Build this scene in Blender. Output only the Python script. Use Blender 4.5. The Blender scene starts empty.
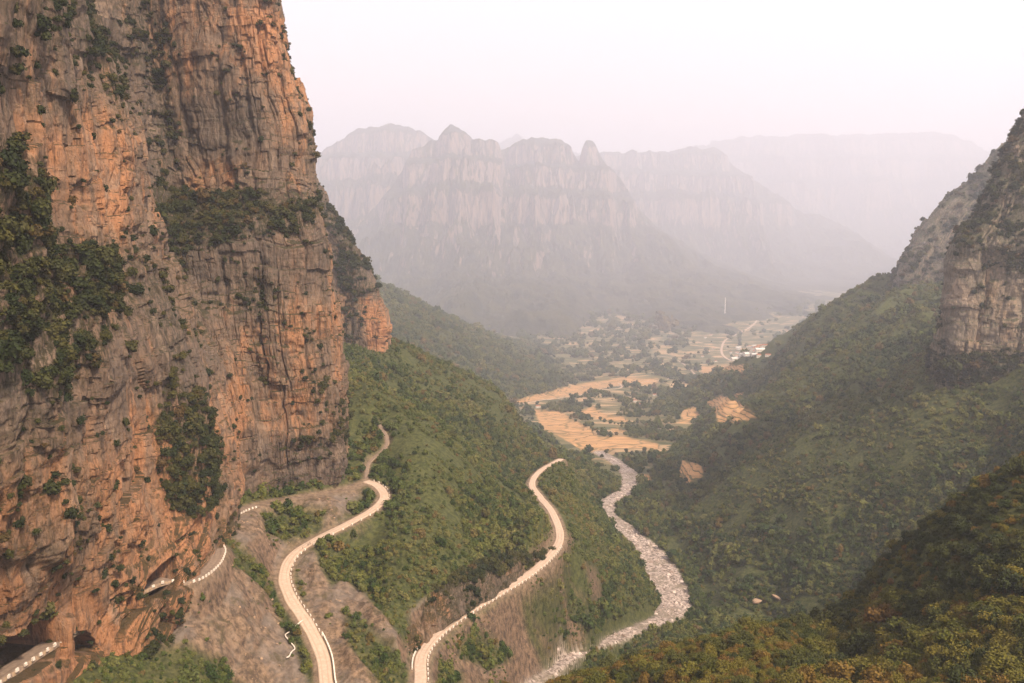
import bpy, math, random
import numpy as np

# ---------------------------------------------------------------- camera, sky, sun, exposure
SC = bpy.context.scene
S = 1.8                      # metres per layout unit
CZ = 470.0                   # camera height above the valley floor
LENS = 28.0
F = LENS / 36.0 * 1024.0
YH = 225.0                   # horizon row of the photograph
PITCH = math.atan((341.5 - YH) / F)
CP, SP = math.cos(PITCH), math.sin(PITCH)

cam_d = bpy.data.cameras.new('camera')
cam = bpy.data.objects.new('camera', cam_d)
SC.collection.objects.link(cam)
cam_d.lens = LENS
cam_d.sensor_width = 36.0
cam_d.clip_start = 0.5
cam_d.clip_end = 60000
cam.location = (0, 0, CZ)
cam.rotation_euler = (math.radians(90) - PITCH, 0, 0)
SC.camera = cam

SUN_AZ, SUN_EL = 138.0, 47.0      # degrees; azimuth clockwise from +Y (the view direction)
world = bpy.data.worlds.new('World')
SC.world = world
world.use_nodes = True
wn, wl = world.node_tree.nodes, world.node_tree.links
wn.clear()
w_out = wn.new('ShaderNodeOutputWorld')
w_bg = wn.new('ShaderNodeBackground')
w_sky = wn.new('ShaderNodeTexSky')
w_sky.sky_type = 'NISHITA'
w_sky.sun_disc = False
w_sky.sun_elevation = math.radians(SUN_EL)
w_sky.sun_rotation = math.radians(SUN_AZ)
w_sky.dust_density = 6.0
w_mix = wn.new('ShaderNodeMix')
w_mix.data_type = 'RGBA'
w_mix.inputs[0].default_value = 0.72            # a veil of high thin cloud over the sky
w_mix.inputs[7].default_value = (12.0, 10.35, 9.6, 1)
wl.new(w_sky.outputs[0], w_mix.inputs[6])
wl.new(w_mix.outputs[2], w_bg.inputs[0])
w_bg.inputs[1].default_value = 0.10
wl.new(w_bg.outputs[0], w_out.inputs[0])

sun_d = bpy.data.lights.new('sun', 'SUN')
sun_d.energy = 5.0
sun_d.angle = math.radians(5)
sun_d.color = (1.0, 0.82, 0.62)
sun = bpy.data.objects.new('sun', sun_d)
SC.collection.objects.link(sun)
sun.rotation_euler = (math.radians(90 - SUN_EL), 0, math.radians(180 - SUN_AZ))

SC.view_settings.view_transform = 'Standard'
SC.view_settings.look = 'None'
SC.view_settings.exposure = 0.50
SC.view_settings.gamma = 1.0
SC.view_settings.use_curve_mapping = False
SC.cycles.max_bounces = 4
SC.cycles.diffuse_bounces = 2
SC.cycles.glossy_bounces = 1
SC.cycles.transmission_bounces = 0
SC.cycles.transparent_max_bounces = 4
SC.cycles.volume_bounces = 2
SC.cycles.use_denoising = True
SC.cycles.use_adaptive_sampling = True
SC.cycles.adaptive_threshold = 0.02
SC.cycles.caustics_reflective = False
SC.cycles.caustics_refractive = False
HAZE = 0.000118
HAZE_COL = (0.825, 0.86, 1.0, 1)

rng = np.random.default_rng(7)
random.seed(7)

# ---------------------------------------------------------------- small maths
def W(yu):
    """layout depth to true depth: the far valley lies deeper and farther"""
    t = np.clip((np.asarray(yu, float) - 480) / 1100, 0, 1)
    return yu * (1 + 0.55 * t * t * (3 - 2 * t))

def at(px, py, yu):
    """world point seen at photo position (px, py) at depth yu (layout units)"""
    px, py, yu = np.broadcast_arrays(np.asarray(px, float), np.asarray(py, float), np.asarray(yu, float))
    u = (px - 512) / F
    v = (341.5 - py) / F
    y = W(yu) * S
    t = y / (CP + v * SP)
    return np.stack([t * u, y, CZ + t * (v * CP - SP)], -1)

def proj(p):
    x, y, z = p[..., 0], p[..., 1], p[..., 2] - CZ
    d = y * CP - z * SP
    v = (z * CP + y * SP) / d
    return 512 + F * x / d, 341.5 - F * v

def sstep(a, b, x):
    t = np.clip((x - a) / (b - a), 0, 1)
    return t * t * (3 - 2 * t)

def ihash(ix, iy, iz, seed):
    h = (ix.astype(np.int64) * 374761393 + iy.astype(np.int64) * 668265263 + iz.astype(np.int64) * 2147483647 % 1013904223
         + iz.astype(np.int64) * 1274126177 + seed * 974634777) & 0xFFFFFFFF
    h = ((h ^ (h >> 13)) * 1274126177) & 0xFFFFFFFF
    h = ((h ^ (h >> 16)) * 2246822519) & 0xFFFFFFFF
    h = h ^ (h >> 15)
    return (h & 0xFFFFFF).astype(np.float64) / 0xFFFFFF

def vnoise(p, seed=0):
    """value noise in -1..1"""
    q = np.floor(p)
    f = p - q
    f = f * f * f * (f * (f * 6 - 15) + 10)
    q = q.astype(np.int64)
    r = 0
    for dx in (0, 1):
        wx = f[..., 0] if dx else 1 - f[..., 0]
        for dy in (0, 1):
            wy = f[..., 1] if dy else 1 - f[..., 1]
            for dz in (0, 1):
                wz = f[..., 2] if dz else 1 - f[..., 2]
                r = r + wx * wy * wz * ihash(q[..., 0] + dx, q[..., 1] + dy, q[..., 2] + dz, seed)
    return r * 2 - 1

def fbm(p, octv=4, seed=0, gain=0.5):
    r, a, tot = 0, 1.0, 0
    for i in range(octv):
        r = r + a * vnoise(p * (2.03 ** i) + 17.3 * i, seed + i)
        tot += a
        a *= gain
    return r / tot

def ridged(p, octv=4, seed=0, gain=0.5):
    r, a, tot = 0, 1.0, 0
    for i in range(octv):
        r = r + a * (1 - 2 * np.abs(vnoise(p * (2.03 ** i) + 11.1 * i, seed + i)))
        tot += a
        a *= gain
    return r / tot

def catmull(P, n):
    """resample control rows P (k, ...) to n rows, Catmull-Rom"""
    P = np.asarray(P, float)
    k = len(P)
    E = np.concatenate([[2 * P[0] - P[1]], P, [2 * P[-1] - P[-2]]])
    t = np.linspace(0, k - 1 - 1e-9, n)
    i = np.floor(t).astype(int)
    f = (t - i).reshape((-1,) + (1,) * (P.ndim - 1))
    a, b, c, d = E[i], E[i + 1], E[i + 2], E[i + 3]
    return 0.5 * (2 * b + (c - a) * f + (2 * a - 5 * b + 4 * c - d) * f ** 2 + (3 * b - a - 3 * c + d) * f ** 3)

def even(P, step):
    """polyline resampled every step metres"""
    D = catmull(P, len(P) * 40)
    s = np.concatenate([[0], np.cumsum(np.linalg.norm(np.diff(D, axis=0), axis=1))])
    n = max(4, int(s[-1] / step))
    t = np.linspace(0, s[-1], n)
    return np.stack([np.interp(t, s, D[:, i]) for i in range(D.shape[1])], -1)

def poly_mask(px, py, poly, soft):
    """1 inside a polygon given in photo pixels, falling to 0 over soft pixels"""
    poly = np.asarray(poly, float)
    lo, hi = poly.min(0) - 3 * soft, poly.max(0) + 3 * soft
    out = np.zeros(px.shape)
    sel = (px > lo[0]) & (px < hi[0]) & (py > lo[1]) & (py < hi[1])
    x, y = px[sel], py[sel]
    if len(x) == 0:
        return out
    ins = np.zeros(len(x), bool)
    dist = np.full(len(x), 1e9)
    for (x0, y0), (x1, y1) in zip(poly, np.roll(poly, -1, 0)):
        c = ((y0 > y) != (y1 > y)) & (x < (x1 - x0) * (y - y0) / (y1 - y0 + 1e-12) + x0)
        ins ^= c
        ex, ey = x1 - x0, y1 - y0
        t = np.clip(((x - x0) * ex + (y - y0) * ey) / (ex * ex + ey * ey + 1e-12), 0, 1)
        dist = np.minimum(dist, np.hypot(x - x0 - t * ex, y - y0 - t * ey))
    sd = np.where(ins, dist, -dist)
    out[sel] = sstep(-soft, soft, sd)
    return out

def line_dist(xy, line):
    """distance and nearest index of points xy (n,2) to a dense polyline"""
    n = len(xy)
    d = np.full(n, 1e9)
    k = np.zeros(n, int)
    L = line[:, :2]
    lo, hi = L.min(0) - 40, L.max(0) + 40
    idx = np.nonzero((xy[:, 0] > lo[0]) & (xy[:, 0] < hi[0]) & (xy[:, 1] > lo[1]) & (xy[:, 1] < hi[1]))[0]
    for c in np.array_split(idx, max(1, len(idx) // 20000)):
        dd = (xy[c, None, 0] - L[None, :, 0]) ** 2 + (xy[c, None, 1] - L[None, :, 1]) ** 2
        j = dd.argmin(1)
        k[c] = j
        d[c] = np.sqrt(dd[np.arange(len(c)), j])
    return d, k

# ---------------------------------------------------------------- mesh helpers
def make_mesh(name, verts, faces, mats=(), smooth=True, attrs=None, midx=None):
    me = bpy.data.meshes.new(name)
    verts = np.asarray(verts, np.float32)
    faces = np.asarray(faces, np.int32)
    nf, k = faces.shape
    me.vertices.add(len(verts))
    me.vertices.foreach_set('co', verts.ravel())
    me.loops.add(nf * k)
    me.loops.foreach_set('vertex_index', faces.ravel())
    me.polygons.add(nf)
    me.polygons.foreach_set('loop_start', np.arange(0, nf * k, k, dtype=np.int32))
    me.polygons.foreach_set('loop_total', np.full(nf, k, np.int32))
    me.polygons.foreach_set('use_smooth', np.full(nf, smooth, bool))
    for m in mats:
        me.materials.append(m)
    if midx is not None:
        me.polygons.foreach_set('material_index', np.asarray(midx, np.int32))
    me.update(calc_edges=True)
    for an, av in (attrs or {}).items():
        a = me.attributes.new(an, 'FLOAT', 'POINT')
        a.data.foreach_set('value', np.asarray(av, np.float32).ravel())
    return me

def link(name, me, parent=None):
    o = bpy.data.objects.new(name, me)
    SC.collection.objects.link(o)
    if parent is not None:
        o.parent = parent
    return o

def tag(o, label, cat, group=None):
    o['label'] = label
    o['category'] = cat
    if group:
        o['group'] = group
    return o

def structure(o):
    o['kind'] = 'structure'
    return o

def grid_faces(nr, nc):
    i = np.arange(nr * nc).reshape(nr, nc)
    return np.stack([i[:-1, :-1], i[:-1, 1:], i[1:, 1:], i[1:, :-1]], -1).reshape(-1, 4)

def grid_normals(P):
    du = np.gradient(P, axis=1)
    dv = np.gradient(P, axis=0)
    n = np.cross(du, dv)
    n /= np.linalg.norm(n, axis=-1, keepdims=True) + 1e-9
    return n

# ---------------------------------------------------------------- materials
class NT:
    def __init__(self, name):
        self.m = bpy.data.materials.new(name)
        self.m.use_nodes = True
        self.t = self.m.node_tree
        self.b = self.t.nodes['Principled BSDF']
        self.b.inputs['Roughness'].default_value = 0.9
        self.b.inputs['Specular IOR Level'].default_value = 0.15
        self.g = self.n('ShaderNodeNewGeometry')
        self.pos = self.g.outputs['Position']
    def n(self, k):
        return self.t.nodes.new(k)
    def put(self, sock, v):
        if isinstance(v, bpy.types.NodeSocket):
            self.t.links.new(v, sock)
        else:
            sock.default_value = v
    def noise(self, scale=(1, 1, 1), detail=5, rough=0.55, vec=None, dist=0.0):
        mp = self.n('ShaderNodeMapping')
        mp.inputs['Scale'].default_value = scale
        self.put(mp.inputs['Vector'], vec or self.pos)
        t = self.n('ShaderNodeTexNoise')
        t.inputs['Scale'].default_value = 1
        t.inputs['Detail'].default_value = detail
        t.inputs['Roughness'].default_value = rough
        t.inputs['Distortion'].default_value = dist
        self.put(t.inputs['Vector'], mp.outputs[0])
        return t.outputs['Fac']
    def voro(self, scale, feature='DISTANCE_TO_EDGE', vec=None, out='Distance'):
        mp = self.n('ShaderNodeMapping')
        mp.inputs['Scale'].default_value = scale
        self.put(mp.inputs['Vector'], vec or self.pos)
        t = self.n('ShaderNodeTexVoronoi')
        t.feature = feature
        t.inputs['Scale'].default_value = 1
        self.put(t.inputs['Vector'], mp.outputs[0])
        return t.outputs[out]
    def ramp(self, v, a, b):
        r = self.n('ShaderNodeMapRange')
        r.interpolation_type = 'SMOOTHSTEP'
        self.put(r.inputs['Value'], v)
        r.inputs['From Min'].default_value = a
        r.inputs['From Max'].default_value = b
        return r.outputs[0]
    def math(self, op, a, b=0.0):
        r = self.n('ShaderNodeMath')
        r.operation = op
        self.put(r.inputs[0], a)
        self.put(r.inputs[1], b)
        return r.outputs[0]
    def mix(self, f, a, b):
        r = self.n('ShaderNodeMix')
        r.data_type = 'RGBA'
        self.put(r.inputs[0], f)
        for s, v in ((6, a), (7, b)):
            self.put(r.inputs[s], v if isinstance(v, bpy.types.NodeSocket) else (*v, 1))
        return r.outputs[2]
    def attr(self, name):
        a = self.n('ShaderNodeAttribute')
        a.attribute_name = name
        return a.outputs['Fac']
    def up(self):
        s = self.n('ShaderNodeSeparateXYZ')
        self.put(s.inputs[0], self.g.outputs['Normal'])
        return s.outputs[2]
    def color(self, c):
        self.put(self.b.inputs['Base Color'], c if isinstance(c, bpy.types.NodeSocket) else (*c, 1))
    def bump(self, h, dist=0.5, strength=0.6):
        b = self.n('ShaderNodeBump')
        b.inputs['Distance'].default_value = dist
        b.inputs['Strength'].default_value = strength
        self.put(b.inputs['Height'], h)
        self.put(self.b.inputs['Normal'], b.outputs[0])

def rock_material(name, orange, tan, grey, dark, moss, k=1.0):
    t = NT(name)
    warm = t.attr('warm')
    big = t.noise((0.018 * k, 0.018 * k, 0.009 * k), 5, 0.62)
    patch = t.noise((0.075 * k, 0.075 * k, 0.020 * k), 6, 0.66, dist=0.5)
    streak = t.noise((0.42 * k, 0.42 * k, 0.030 * k), 6, 0.68)
    strata = t.noise((0.012 * k, 0.012 * k, 0.22 * k), 5, 0.62, dist=0.4)
    fine = t.noise((0.6 * k, 0.6 * k, 0.22 * k), 8, 0.72)
    grit = t.noise((1.6 * k, 1.6 * k, 0.9 * k), 4, 0.7)
    f1 = t.ramp(t.math('ADD', t.math('MULTIPLY', big, 0.55), t.math('ADD', t.math('MULTIPLY', patch, 0.5), t.math('MULTIPLY', warm, 0.34))), 0.52, 0.84)
    base = t.mix(f1, grey, tan)
    f2 = t.ramp(t.math('ADD', t.math('MULTIPLY', patch, 0.75), t.math('ADD', t.math('MULTIPLY', big, 0.4), t.math('MULTIPLY', warm, 0.30))), 0.71, 0.88)
    base = t.mix(f2, base, orange)
    pale = t.noise((0.05 * k, 0.05 * k, 0.03 * k), 5, 0.65, dist=0.7)
    base = t.mix(t.math('MULTIPLY', t.ramp(pale, 0.56, 0.68), 0.6), base, (0.37, 0.27, 0.20))
    base = t.mix(t.math('MULTIPLY', t.ramp(pale, 0.44, 0.32), 0.6), base, (0.115, 0.095, 0.078))
    base = t.mix(t.math('MULTIPLY', t.ramp(fine, 0.53, 0.30), 0.45), base, tan)
    base = t.mix(t.math('MULTIPLY', t.ramp(streak, 0.50, 0.66), 0.62), base, dark)
    base = t.mix(t.math('MULTIPLY', t.ramp(strata, 0.57, 0.68), 0.38), base, dark)
    base = t.mix(t.math('MULTIPLY', t.ramp(fine, 0.53, 0.68), 0.70), base, dark)
    base = t.mix(t.math('MULTIPLY', t.ramp(grit, 0.55, 0.72), 0.45), base, dark)
    # grass and lichen on ledges and in patches
    mo = t.math('MULTIPLY', t.ramp(t.up(), 0.34, 0.62), t.ramp(patch, 0.34, 0.5))
    base = t.mix(t.math('MULTIPLY', mo, 0.85), base, moss)
    mp = t.math('MULTIPLY', t.attr('veg'), t.ramp(fine, 0.44, 0.54))
    base = t.mix(t.math('MULTIPLY', mp, 0.85), base, moss)
    t.color(base)
    h = t.math('ADD', t.math('MULTIPLY', fine, 0.9), t.math('ADD', t.math('MULTIPLY', streak, 0.6), t.math('MULTIPLY', grit, 0.25)))
    t.bump(h, 2.2 / k, 1.0)
    return t.m

ROCK_NEAR = rock_material('near_limestone', (0.47, 0.225, 0.112), (0.29, 0.182, 0.118), (0.145, 0.113, 0.093), (0.034, 0.025, 0.020), (0.036, 0.035, 0.014))
ROCK_FAR = rock_material('grey_limestone', (0.42, 0.27, 0.17), (0.32, 0.24, 0.17), (0.19, 0.16, 0.13), (0.06, 0.05, 0.04), (0.06, 0.062, 0.03), 0.8)

# ---------------------------------------------------------------- roads and river (photo px, py, depth)
road_lower_c = [(330,700,184),(350,725,176),(390,728,177.5),(412,708,187),(420,683,197),(422,655,212),(440,632,228),(470,610,245),(500,592,262),(530,573,280),
                (552,553,300),(560,535,325),(552,512,355),(540,497,385),(532,484,410),(540,471,442),(561,459,475)]
road_upper_c = [(366,481,305),(378,486,300),(384,497,290),(372,510,279),(345,525,268),(315,540,258),(293,555,249),(284,575,238),(290,597,226),(308,625,213),(322,655,201),(326,683,190),(330,700,184)]
road_cliff_c = [(366,481,305),(352,487,299),(330,492,288),(300,497,279),(270,502,270),(250,507,262),(236,513,255),(222,524,242),(213,540,228),(218,552,217),(210,567,206),(190,580,194),
                (165,579,189),(140,589,184),(105,610,169),(60,636,152.5),(0,675,133),(-60,720,118)]
track_c = [(366,479,308),(369,463,322),(384,449,335),(387,438,342),(377,421,352)]
river_c = [(600,452,800,8),(618,462,729,8),(631,475,678,11),(627,489,630,10),(610,500,605,11),(607,512,575,11),(625,528,533,12),(643,545,500,15),(655,560,472,18),(665,578,442,20),
           (674,594,420,19),(672,608,397,17),(645,622,365,14),(610,636,333,12),(575,651,300,11),(545,671,268,11),(520,692,248,11),(490,730,230,11)]

def pts(c):
    a = np.array(c, float)
    return at(a[:, 0], a[:, 1], a[:, 2])
ROAD_LOW = even(pts(road_lower_c), 1.5)
ROAD_UP = even(pts(road_upper_c), 1.5)
ROAD_CLIFF = even(pts(road_cliff_c), 1.5)
TRACK = even(pts(track_c), 1.5)
_rv = np.array(river_c, float)
RIVER = even(np.concatenate([pts(river_c), (_rv[:, 3:4] / F * W(_rv[:, 2:3]) * S)], 1), 3.0)

# ---------------------------------------------------------------- terrain
CTRL = [
 # valley floor
 (560,448,815),(600,446,815),(655,446,815),(545,432,880),(590,430,880),(540,406,1030),(590,408,1010),(640,425,910),(700,432,900),(510,404,1035),(600,390,1139),(665,378,1243),
 (730,358,1466),(780,340,1717),(724,320,2120),(760,305,2600),(550,370,1317),(560,345,1638),(650,330,1895),(820,310,2300),(690,395,1150),(640,400,1090),(620,460,735),(575,465,690),(650,465,735),
 # right-hand terraces
 (735,405,900),(690,415,930),(757,412,870),(690,470,668),(700,450,745),(665,478,660),
 # hazy spur on the left
 (385,292,1150),(420,310,1165),(450,325,1180),(500,352,1200),(540,375,1215),(575,392,1160),(450,372,1000),(500,395,1040),(400,350,980),(385,325,1700),(450,335,1700),(330,270,1150),
 # far green ridge
 (355,340,560),(385,342,570),(410,350,580),(440,366,590),(470,385,600),(500,397,615),(520,420,640),(530,440,660),(545,456,700),(400,405,850),(480,425,850),(530,438,830),
 (370,375,480),(420,385,520),(460,410,530),(490,440,540),(520,460,560),(350,370,470),
 # near green ridge
 (352,395,370),(370,393,365),(400,400,370),(440,425,380),(475,455,390),(500,480,398),(400,415,430),(440,440,430),(480,475,440),(510,490,470),
 (400,440,335),(430,480,305),(470,520,300),(480,560,278),(510,545,300),(520,520,330),(440,585,238),(480,568,258),(520,558,280),(400,560,245),(390,600,225),(365,640,206),(380,665,199),(415,620,222),(430,540,262),(400,500,285),
 # roads
 (366,481,305),(384,497,290),(345,525,268),(293,555,249),(284,575,238),(308,625,213),(326,683,190),(350,725,176),(390,728,177.5),
 (420,683,197),(422,655,212),(440,632,228),(470,610,245),(500,592,262),(530,573,280),(552,553,300),(560,535,325),(552,512,355),(540,497,385),(532,484,410),(561,459,475),
 (352,487,299),(300,497,279),(250,507,262),(384,449,335),(377,421,352),
 # scree under the cliffs
 (345,440,330),(225,545,226),(240,540,235),(260,530,250),(310,515,268),(230,565,216),(250,590,215),(200,620,190),(270,640,205),(180,660,172),(230,690,180),(150,690,158),(140,645,168),(215,600,200),(100,690,145),
 (60,700,138),(0,720,126),(320,590,231),(340,620,217),(370,580,243),(340,560,250),
 # the stream
 (645,622,365),(610,636,333),(575,651,300),(545,671,268),(520,692,248),(672,608,397),(655,560,472),(625,528,533),(610,500,605),(631,475,678),
 # inside the mountain
 (60,650,185),(110,630,205),(150,615,212),(185,575,240),(20,690,160),
 # slope between lower road and river
 (575,480,480),(590,520,400),(583,500,520),(585,560,325),(600,590,340),(620,560,420),(640,590,385),(570,618,304),(540,640,272),(520,660,256),(480,690,228),(460,670,222),(520,620,270),(600,614,335),(560,640,295),(590,480,580),
 # right bank and hillside
 (705,605,410),(660,520,545),(645,480,672),(690,560,470),
 (1024,380,425),(1100,380,410),(930,372,480),(870,410,490),(800,450,500),(740,490,512),(690,520,530),(1000,460,380),(900,500,400),(850,550,397),(800,560,410),(750,580,420),(880,600,355),(850,615,360),(780,610,392),
 (920,352,620),(860,372,650),(800,400,670),(740,430,690),(700,452,715),(900,395,560),(800,435,590),(740,463,610),(690,490,630),
 (900,283,850),(860,297,870),(800,335,920),(750,360,980),(700,387,1085),(800,350,1150),(860,335,1050),(940,290,980),(850,340,760),(780,380,790),(730,408,850),(960,300,750),(1000,300,700),
 # foreground hill, lower right
 (1024,462,150),(970,490,155),(930,520,160),(900,545,165),(870,577,168),(850,607,168),(1024,560,120),(950,600,125),(900,640,125),(860,645,140),(1024,540,215),(950,610,228),(880,655,232),(1024,490,300),(1120,440,160),
 (545,690,150),(600,668,150),(660,648,150),(720,634,152),(800,621,157),(600,720,120),(700,698,112),(800,686,106),(900,690,100),(1000,680,95),(700,820,70),(900,800,65),(1050,760,70),(500,820,110),(600,705,200),(700,672,220),(800,660,230),(660,655,300),(740,640,345),(560,720,220),
 # out of frame
 (250,800,150),(100,790,125),(400,800,160),(450,740,190),(500,740,216),(-150,760,110),(-150,560,250),(100,430,330),(200,350,500),(300,320,650),(300,300,1100),(200,300,2000),(300,303,2600),(512,302,2700),(700,300,2800),(900,300,2800),
 (1100,300,2700),(900,318,1900),(1024,305,2000),(1150,330,700),(1200,400,420),(1200,300,1100),(1250,500,160),(1250,750,70),(300,1000,70),(-200,1000,60),(700,1100,40),(1100,900,40),(-200,280,900),
]
_c = np.array(CTRL, float)
_P = at(_c[:, 0], _c[:, 1], _c[:, 2])
def _feat(x, y):
    return np.stack([8.0 * x / y, 2.6 * np.log(y)], -1)
_A = _feat(_P[:, 0], _P[:, 1])
_e = (_P[:, 2] - CZ) / _P[:, 1]
def _tps(r2):
    return 0.5 * r2 * np.log(r2 + 1e-9)
_n = len(_A)
_K = _tps(((_A[:, None] - _A[None]) ** 2).sum(-1)) + np.eye(_n) * 0.004
_Q = np.concatenate([np.ones((_n, 1)), _A], 1)
_M = np.block([[_K, _Q], [_Q.T, np.zeros((3, 3))]])
_w = np.linalg.solve(_M, np.concatenate([_e, np.zeros(3)]))
def base_height(x, y):
    B = _feat(x, y).reshape(-1, 2)
    out = np.empty(len(B))
    for s in range(0, len(B), 20000):
        b = B[s:s + 20000]
        r2 = ((b[:, None] - _A[None]) ** 2).sum(-1)
        out[s:s + 20000] = _tps(r2) @ _w[:_n] + _w[_n] + b @ _w[_n + 1:]
    return CZ + out.reshape(x.shape) * y

NC, NR = 820, 940
s_ax = np.linspace((-260 - 512) / F, (1290 - 512) / F, NC)
ly0, ly1 = math.log(36 * S), math.log(W(3300) * S)
y_ax = np.exp(np.linspace(ly0, ly1, NR))
# coarse evaluation, then cubic refinement
cs, cy = catmull(s_ax[::5] if (NC - 1) % 5 == 0 else np.linspace(s_ax[0], s_ax[-1], 165), 165), np.exp(np.linspace(ly0, ly1, 216))
cx = cs[None, :] * cy[:, None]
ce = (base_height(cx, np.repeat(cy[:, None], 165, 1)) - CZ) / cy[:, None]
ce = catmull(ce, NR)
ce = catmull(ce.T, NC).T
TX = s_ax[None, :] * y_ax[:, None]
TY = np.repeat(y_ax[:, None], NC, 1)
TZ = CZ + ce * TY

xy = np.stack([TX.ravel(), TY.ravel()], -1)

FIELDS = [
 [(533,409),(560,411),(577,421),(593,430),(598,437),(619,435),(658,443),(659,448),(612,448),(583,450),(561,437),(544,430),(539,421)],
 [(579,411),(593,406),(602,413),(623,416),(631,422),(612,421),(598,418),(586,417)],
 [(611,429),(618,427),(627,432),(614,433)],
 [(507,402),(567,386),(623,377),(658,378),(659,383),(612,386),(574,396),(510,404)],
 [(679,423),(682,410),(693,406),(701,413),(687,423)],
 [(705,401),(722,394),(738,401),(757,415),(738,420),(718,421),(716,412)],
 [(735,394),(750,390),(746,395),(736,397)],
 [(678,479),(681,459),(701,463),(703,473),(689,482)],
 [(641,474),(651,474),(651,482),(642,482)],
 [(700,366),(745,364),(744,371),(702,373)],
 [(735,300),(775,299),(780,305),(745,308)],
]
SCREE = [
 [(150,690),(155,640),(200,600),(215,575),(240,568),(250,575),(270,600),(290,640),(312,690)],
 [(232,520),(260,503),(350,490),(366,488),(350,512),(310,535),(285,550),(275,590),(240,560)],
 [(290,560),(330,540),(345,580),(370,600),(408,640),(415,690),(340,690),(310,620)],
 [(428,690),(440,660),(480,625),(500,612),(520,630),(545,660),(540,690)],
 [(520,605),(556,575),(580,592),(590,625),(570,650),(545,648),(530,625)],
 [(585,560),(597,572),(604,600),(592,598)],
 [(414,640),(410,608),(440,588),(480,572),(522,560),(540,558),(520,576),(470,606),(440,628)],
]
n2 = fbm(np.stack([TX / 30, TY / 30, TZ * 0], -1), 4, 3)
rd, rk = line_dist(xy, RIVER)
rd, rk = rd.reshape(TX.shape), rk.reshape(TX.shape)
rw = RIVER[rk, 3] * (1 + 0.25 * n2)
bed = RIVER[rk, 2]
bed_k = np.where(TY < 390 * S, sstep(15, 6, TZ - bed), 1.0)
river = sstep(1.0, 0.8, rd / rw) * (TY < W(830) * S) * np.where(TY < 390 * S, sstep(9, 3, TZ - bed), 1.0)

# relief: gullies and bumps, calmer on the valley floor and in the riverbed
slope = np.hypot(np.gradient(TZ, axis=0) / np.gradient(TY, axis=0), np.gradient(TZ, axis=1) / np.gradient(TX, axis=1))
road_near = np.full(TX.shape, 1e9)
for L in (ROAD_UP, ROAD_LOW, ROAD_CLIFF, TRACK):
    road_near = np.minimum(road_near, line_dist(xy, L)[0].reshape(TX.shape))
rough = sstep(0.08, 0.4, slope) * np.where(TY < W(840) * S, sstep(1.3, 4.5, rd / rw), 1) * (0.25 + 0.75 * sstep(12, 45, road_near))
P3 = np.stack([TX, TY, TZ * 0.4], -1)
far_k = np.clip(TY / 900.0, 0.12, 2.2)
hill_r = sstep(0.14, 0.26, TX / TY) * sstep(300 * S, 420 * S, TY)
TZ = TZ + rough * (far_k * (6.5 * ridged(P3 / 130.0, 3, 21) + 3.6 * fbm(P3 / 45.0, 4, 31)) * 0.8
                   + hill_r * np.clip(TY / 900, 0.7, 1.6) * 22 * (ridged(np.stack([(TY - 0.45 * TX + 30 * n2) / 190, (TX + 0.45 * TY) / 700, TZ * 0], -1), 3, 23, 0.4) - 0.15)
                   + hill_r * sstep(700 * S, 560 * S, TY) * 13 * (ridged(np.stack([(TY - 0.25 * TX + 18 * n2) / 105, (TX + 0.25 * TY) / 420, TZ * 0], -1), 2, 27, 0.4) - 0.15))
n2 = fbm(np.stack([TX / 30, TY / 30, TZ * 0], -1), 4, 3)
T_px, T_py = proj(np.stack([TX, TY, TZ], -1))
jx, jy = T_px + 5 * n2, T_py + 3 * fbm(np.stack([TX / 25, TY / 25, TZ * 0 + 5], -1), 3, 9)
field = np.zeros(TX.shape)
for f_ in FIELDS:
    field = np.maximum(field, poly_mask(T_px + 1.5 * n2, T_py + 0.8 * n2, f_, 0.7))
scree = np.zeros(TX.shape)
for f_ in SCREE:
    scree = np.maximum(scree, poly_mask(jx, jy, f_, 6))
TZ = TZ + scree * (1.2 * ridged(np.stack([TX / 14, TY / 14, TZ / 40], -1), 3, 5) + 0.7 * fbm(P3 / 5.0, 3, 6))
GREEN = [
 [(550,575),(575,590),(600,622),(590,630),(565,618),(548,598)], [(522,600),(545,606),(577,642),(565,648),(540,634),(520,614)], [(455,640),(490,638),(512,655),(490,670),(460,656)],
 [(345,615),(360,618),(385,640),(412,660),(414,690),(385,690),(350,650)],
 [(262,515),(290,508),(325,512),(318,530),(285,540),(270,535)],
 [(222,540),(240,545),(275,575),(285,592),(270,594),(240,570),(225,555)],
 [(150,650),(190,645),(225,665),(235,690),(150,690)],
 [(440,668),(462,668),(470,690),(440,690)],
 [(310,545),(345,535),(352,575),(330,585)],
]
for f_ in GREEN:
    scree = scree * (1 - 0.92 * poly_mask(jx, jy, f_, 5))
# stepped terraces in the fields
stp = np.where(TY > W(620) * S, 8.0, 3.2)
q = TZ / stp + 0.3 * n2
terr = (np.floor(q) + sstep(0.8, 1.0, q - np.floor(q))) * stp - 0.3 * n2 * stp
TZ = np.where(field > 0, TZ * (1 - 0.9 * field) + 0.9 * field * terr, TZ)
TZ = TZ + scree * sstep(6, 16, road_near) * (3.4 * ridged(np.stack([TX / 17, TY / 17, TZ / 45], -1), 4, 15, 0.6) + 1.6 * fbm(np.stack([TX / 6, TY / 6, TZ / 6], -1), 3, 16))
# riverbed
b_w = bed_k * sstep(np.where(TY < 400 * S, 1.35, 1.9), 0.9, rd / rw) * (TY < W(840) * S)
TZ = TZ * (1 - b_w) + (bed - 1.0 + 0.9 * fbm(P3 / 9.0, 3, 44)) * b_w
TZ = TZ - river * 0.5
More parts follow.
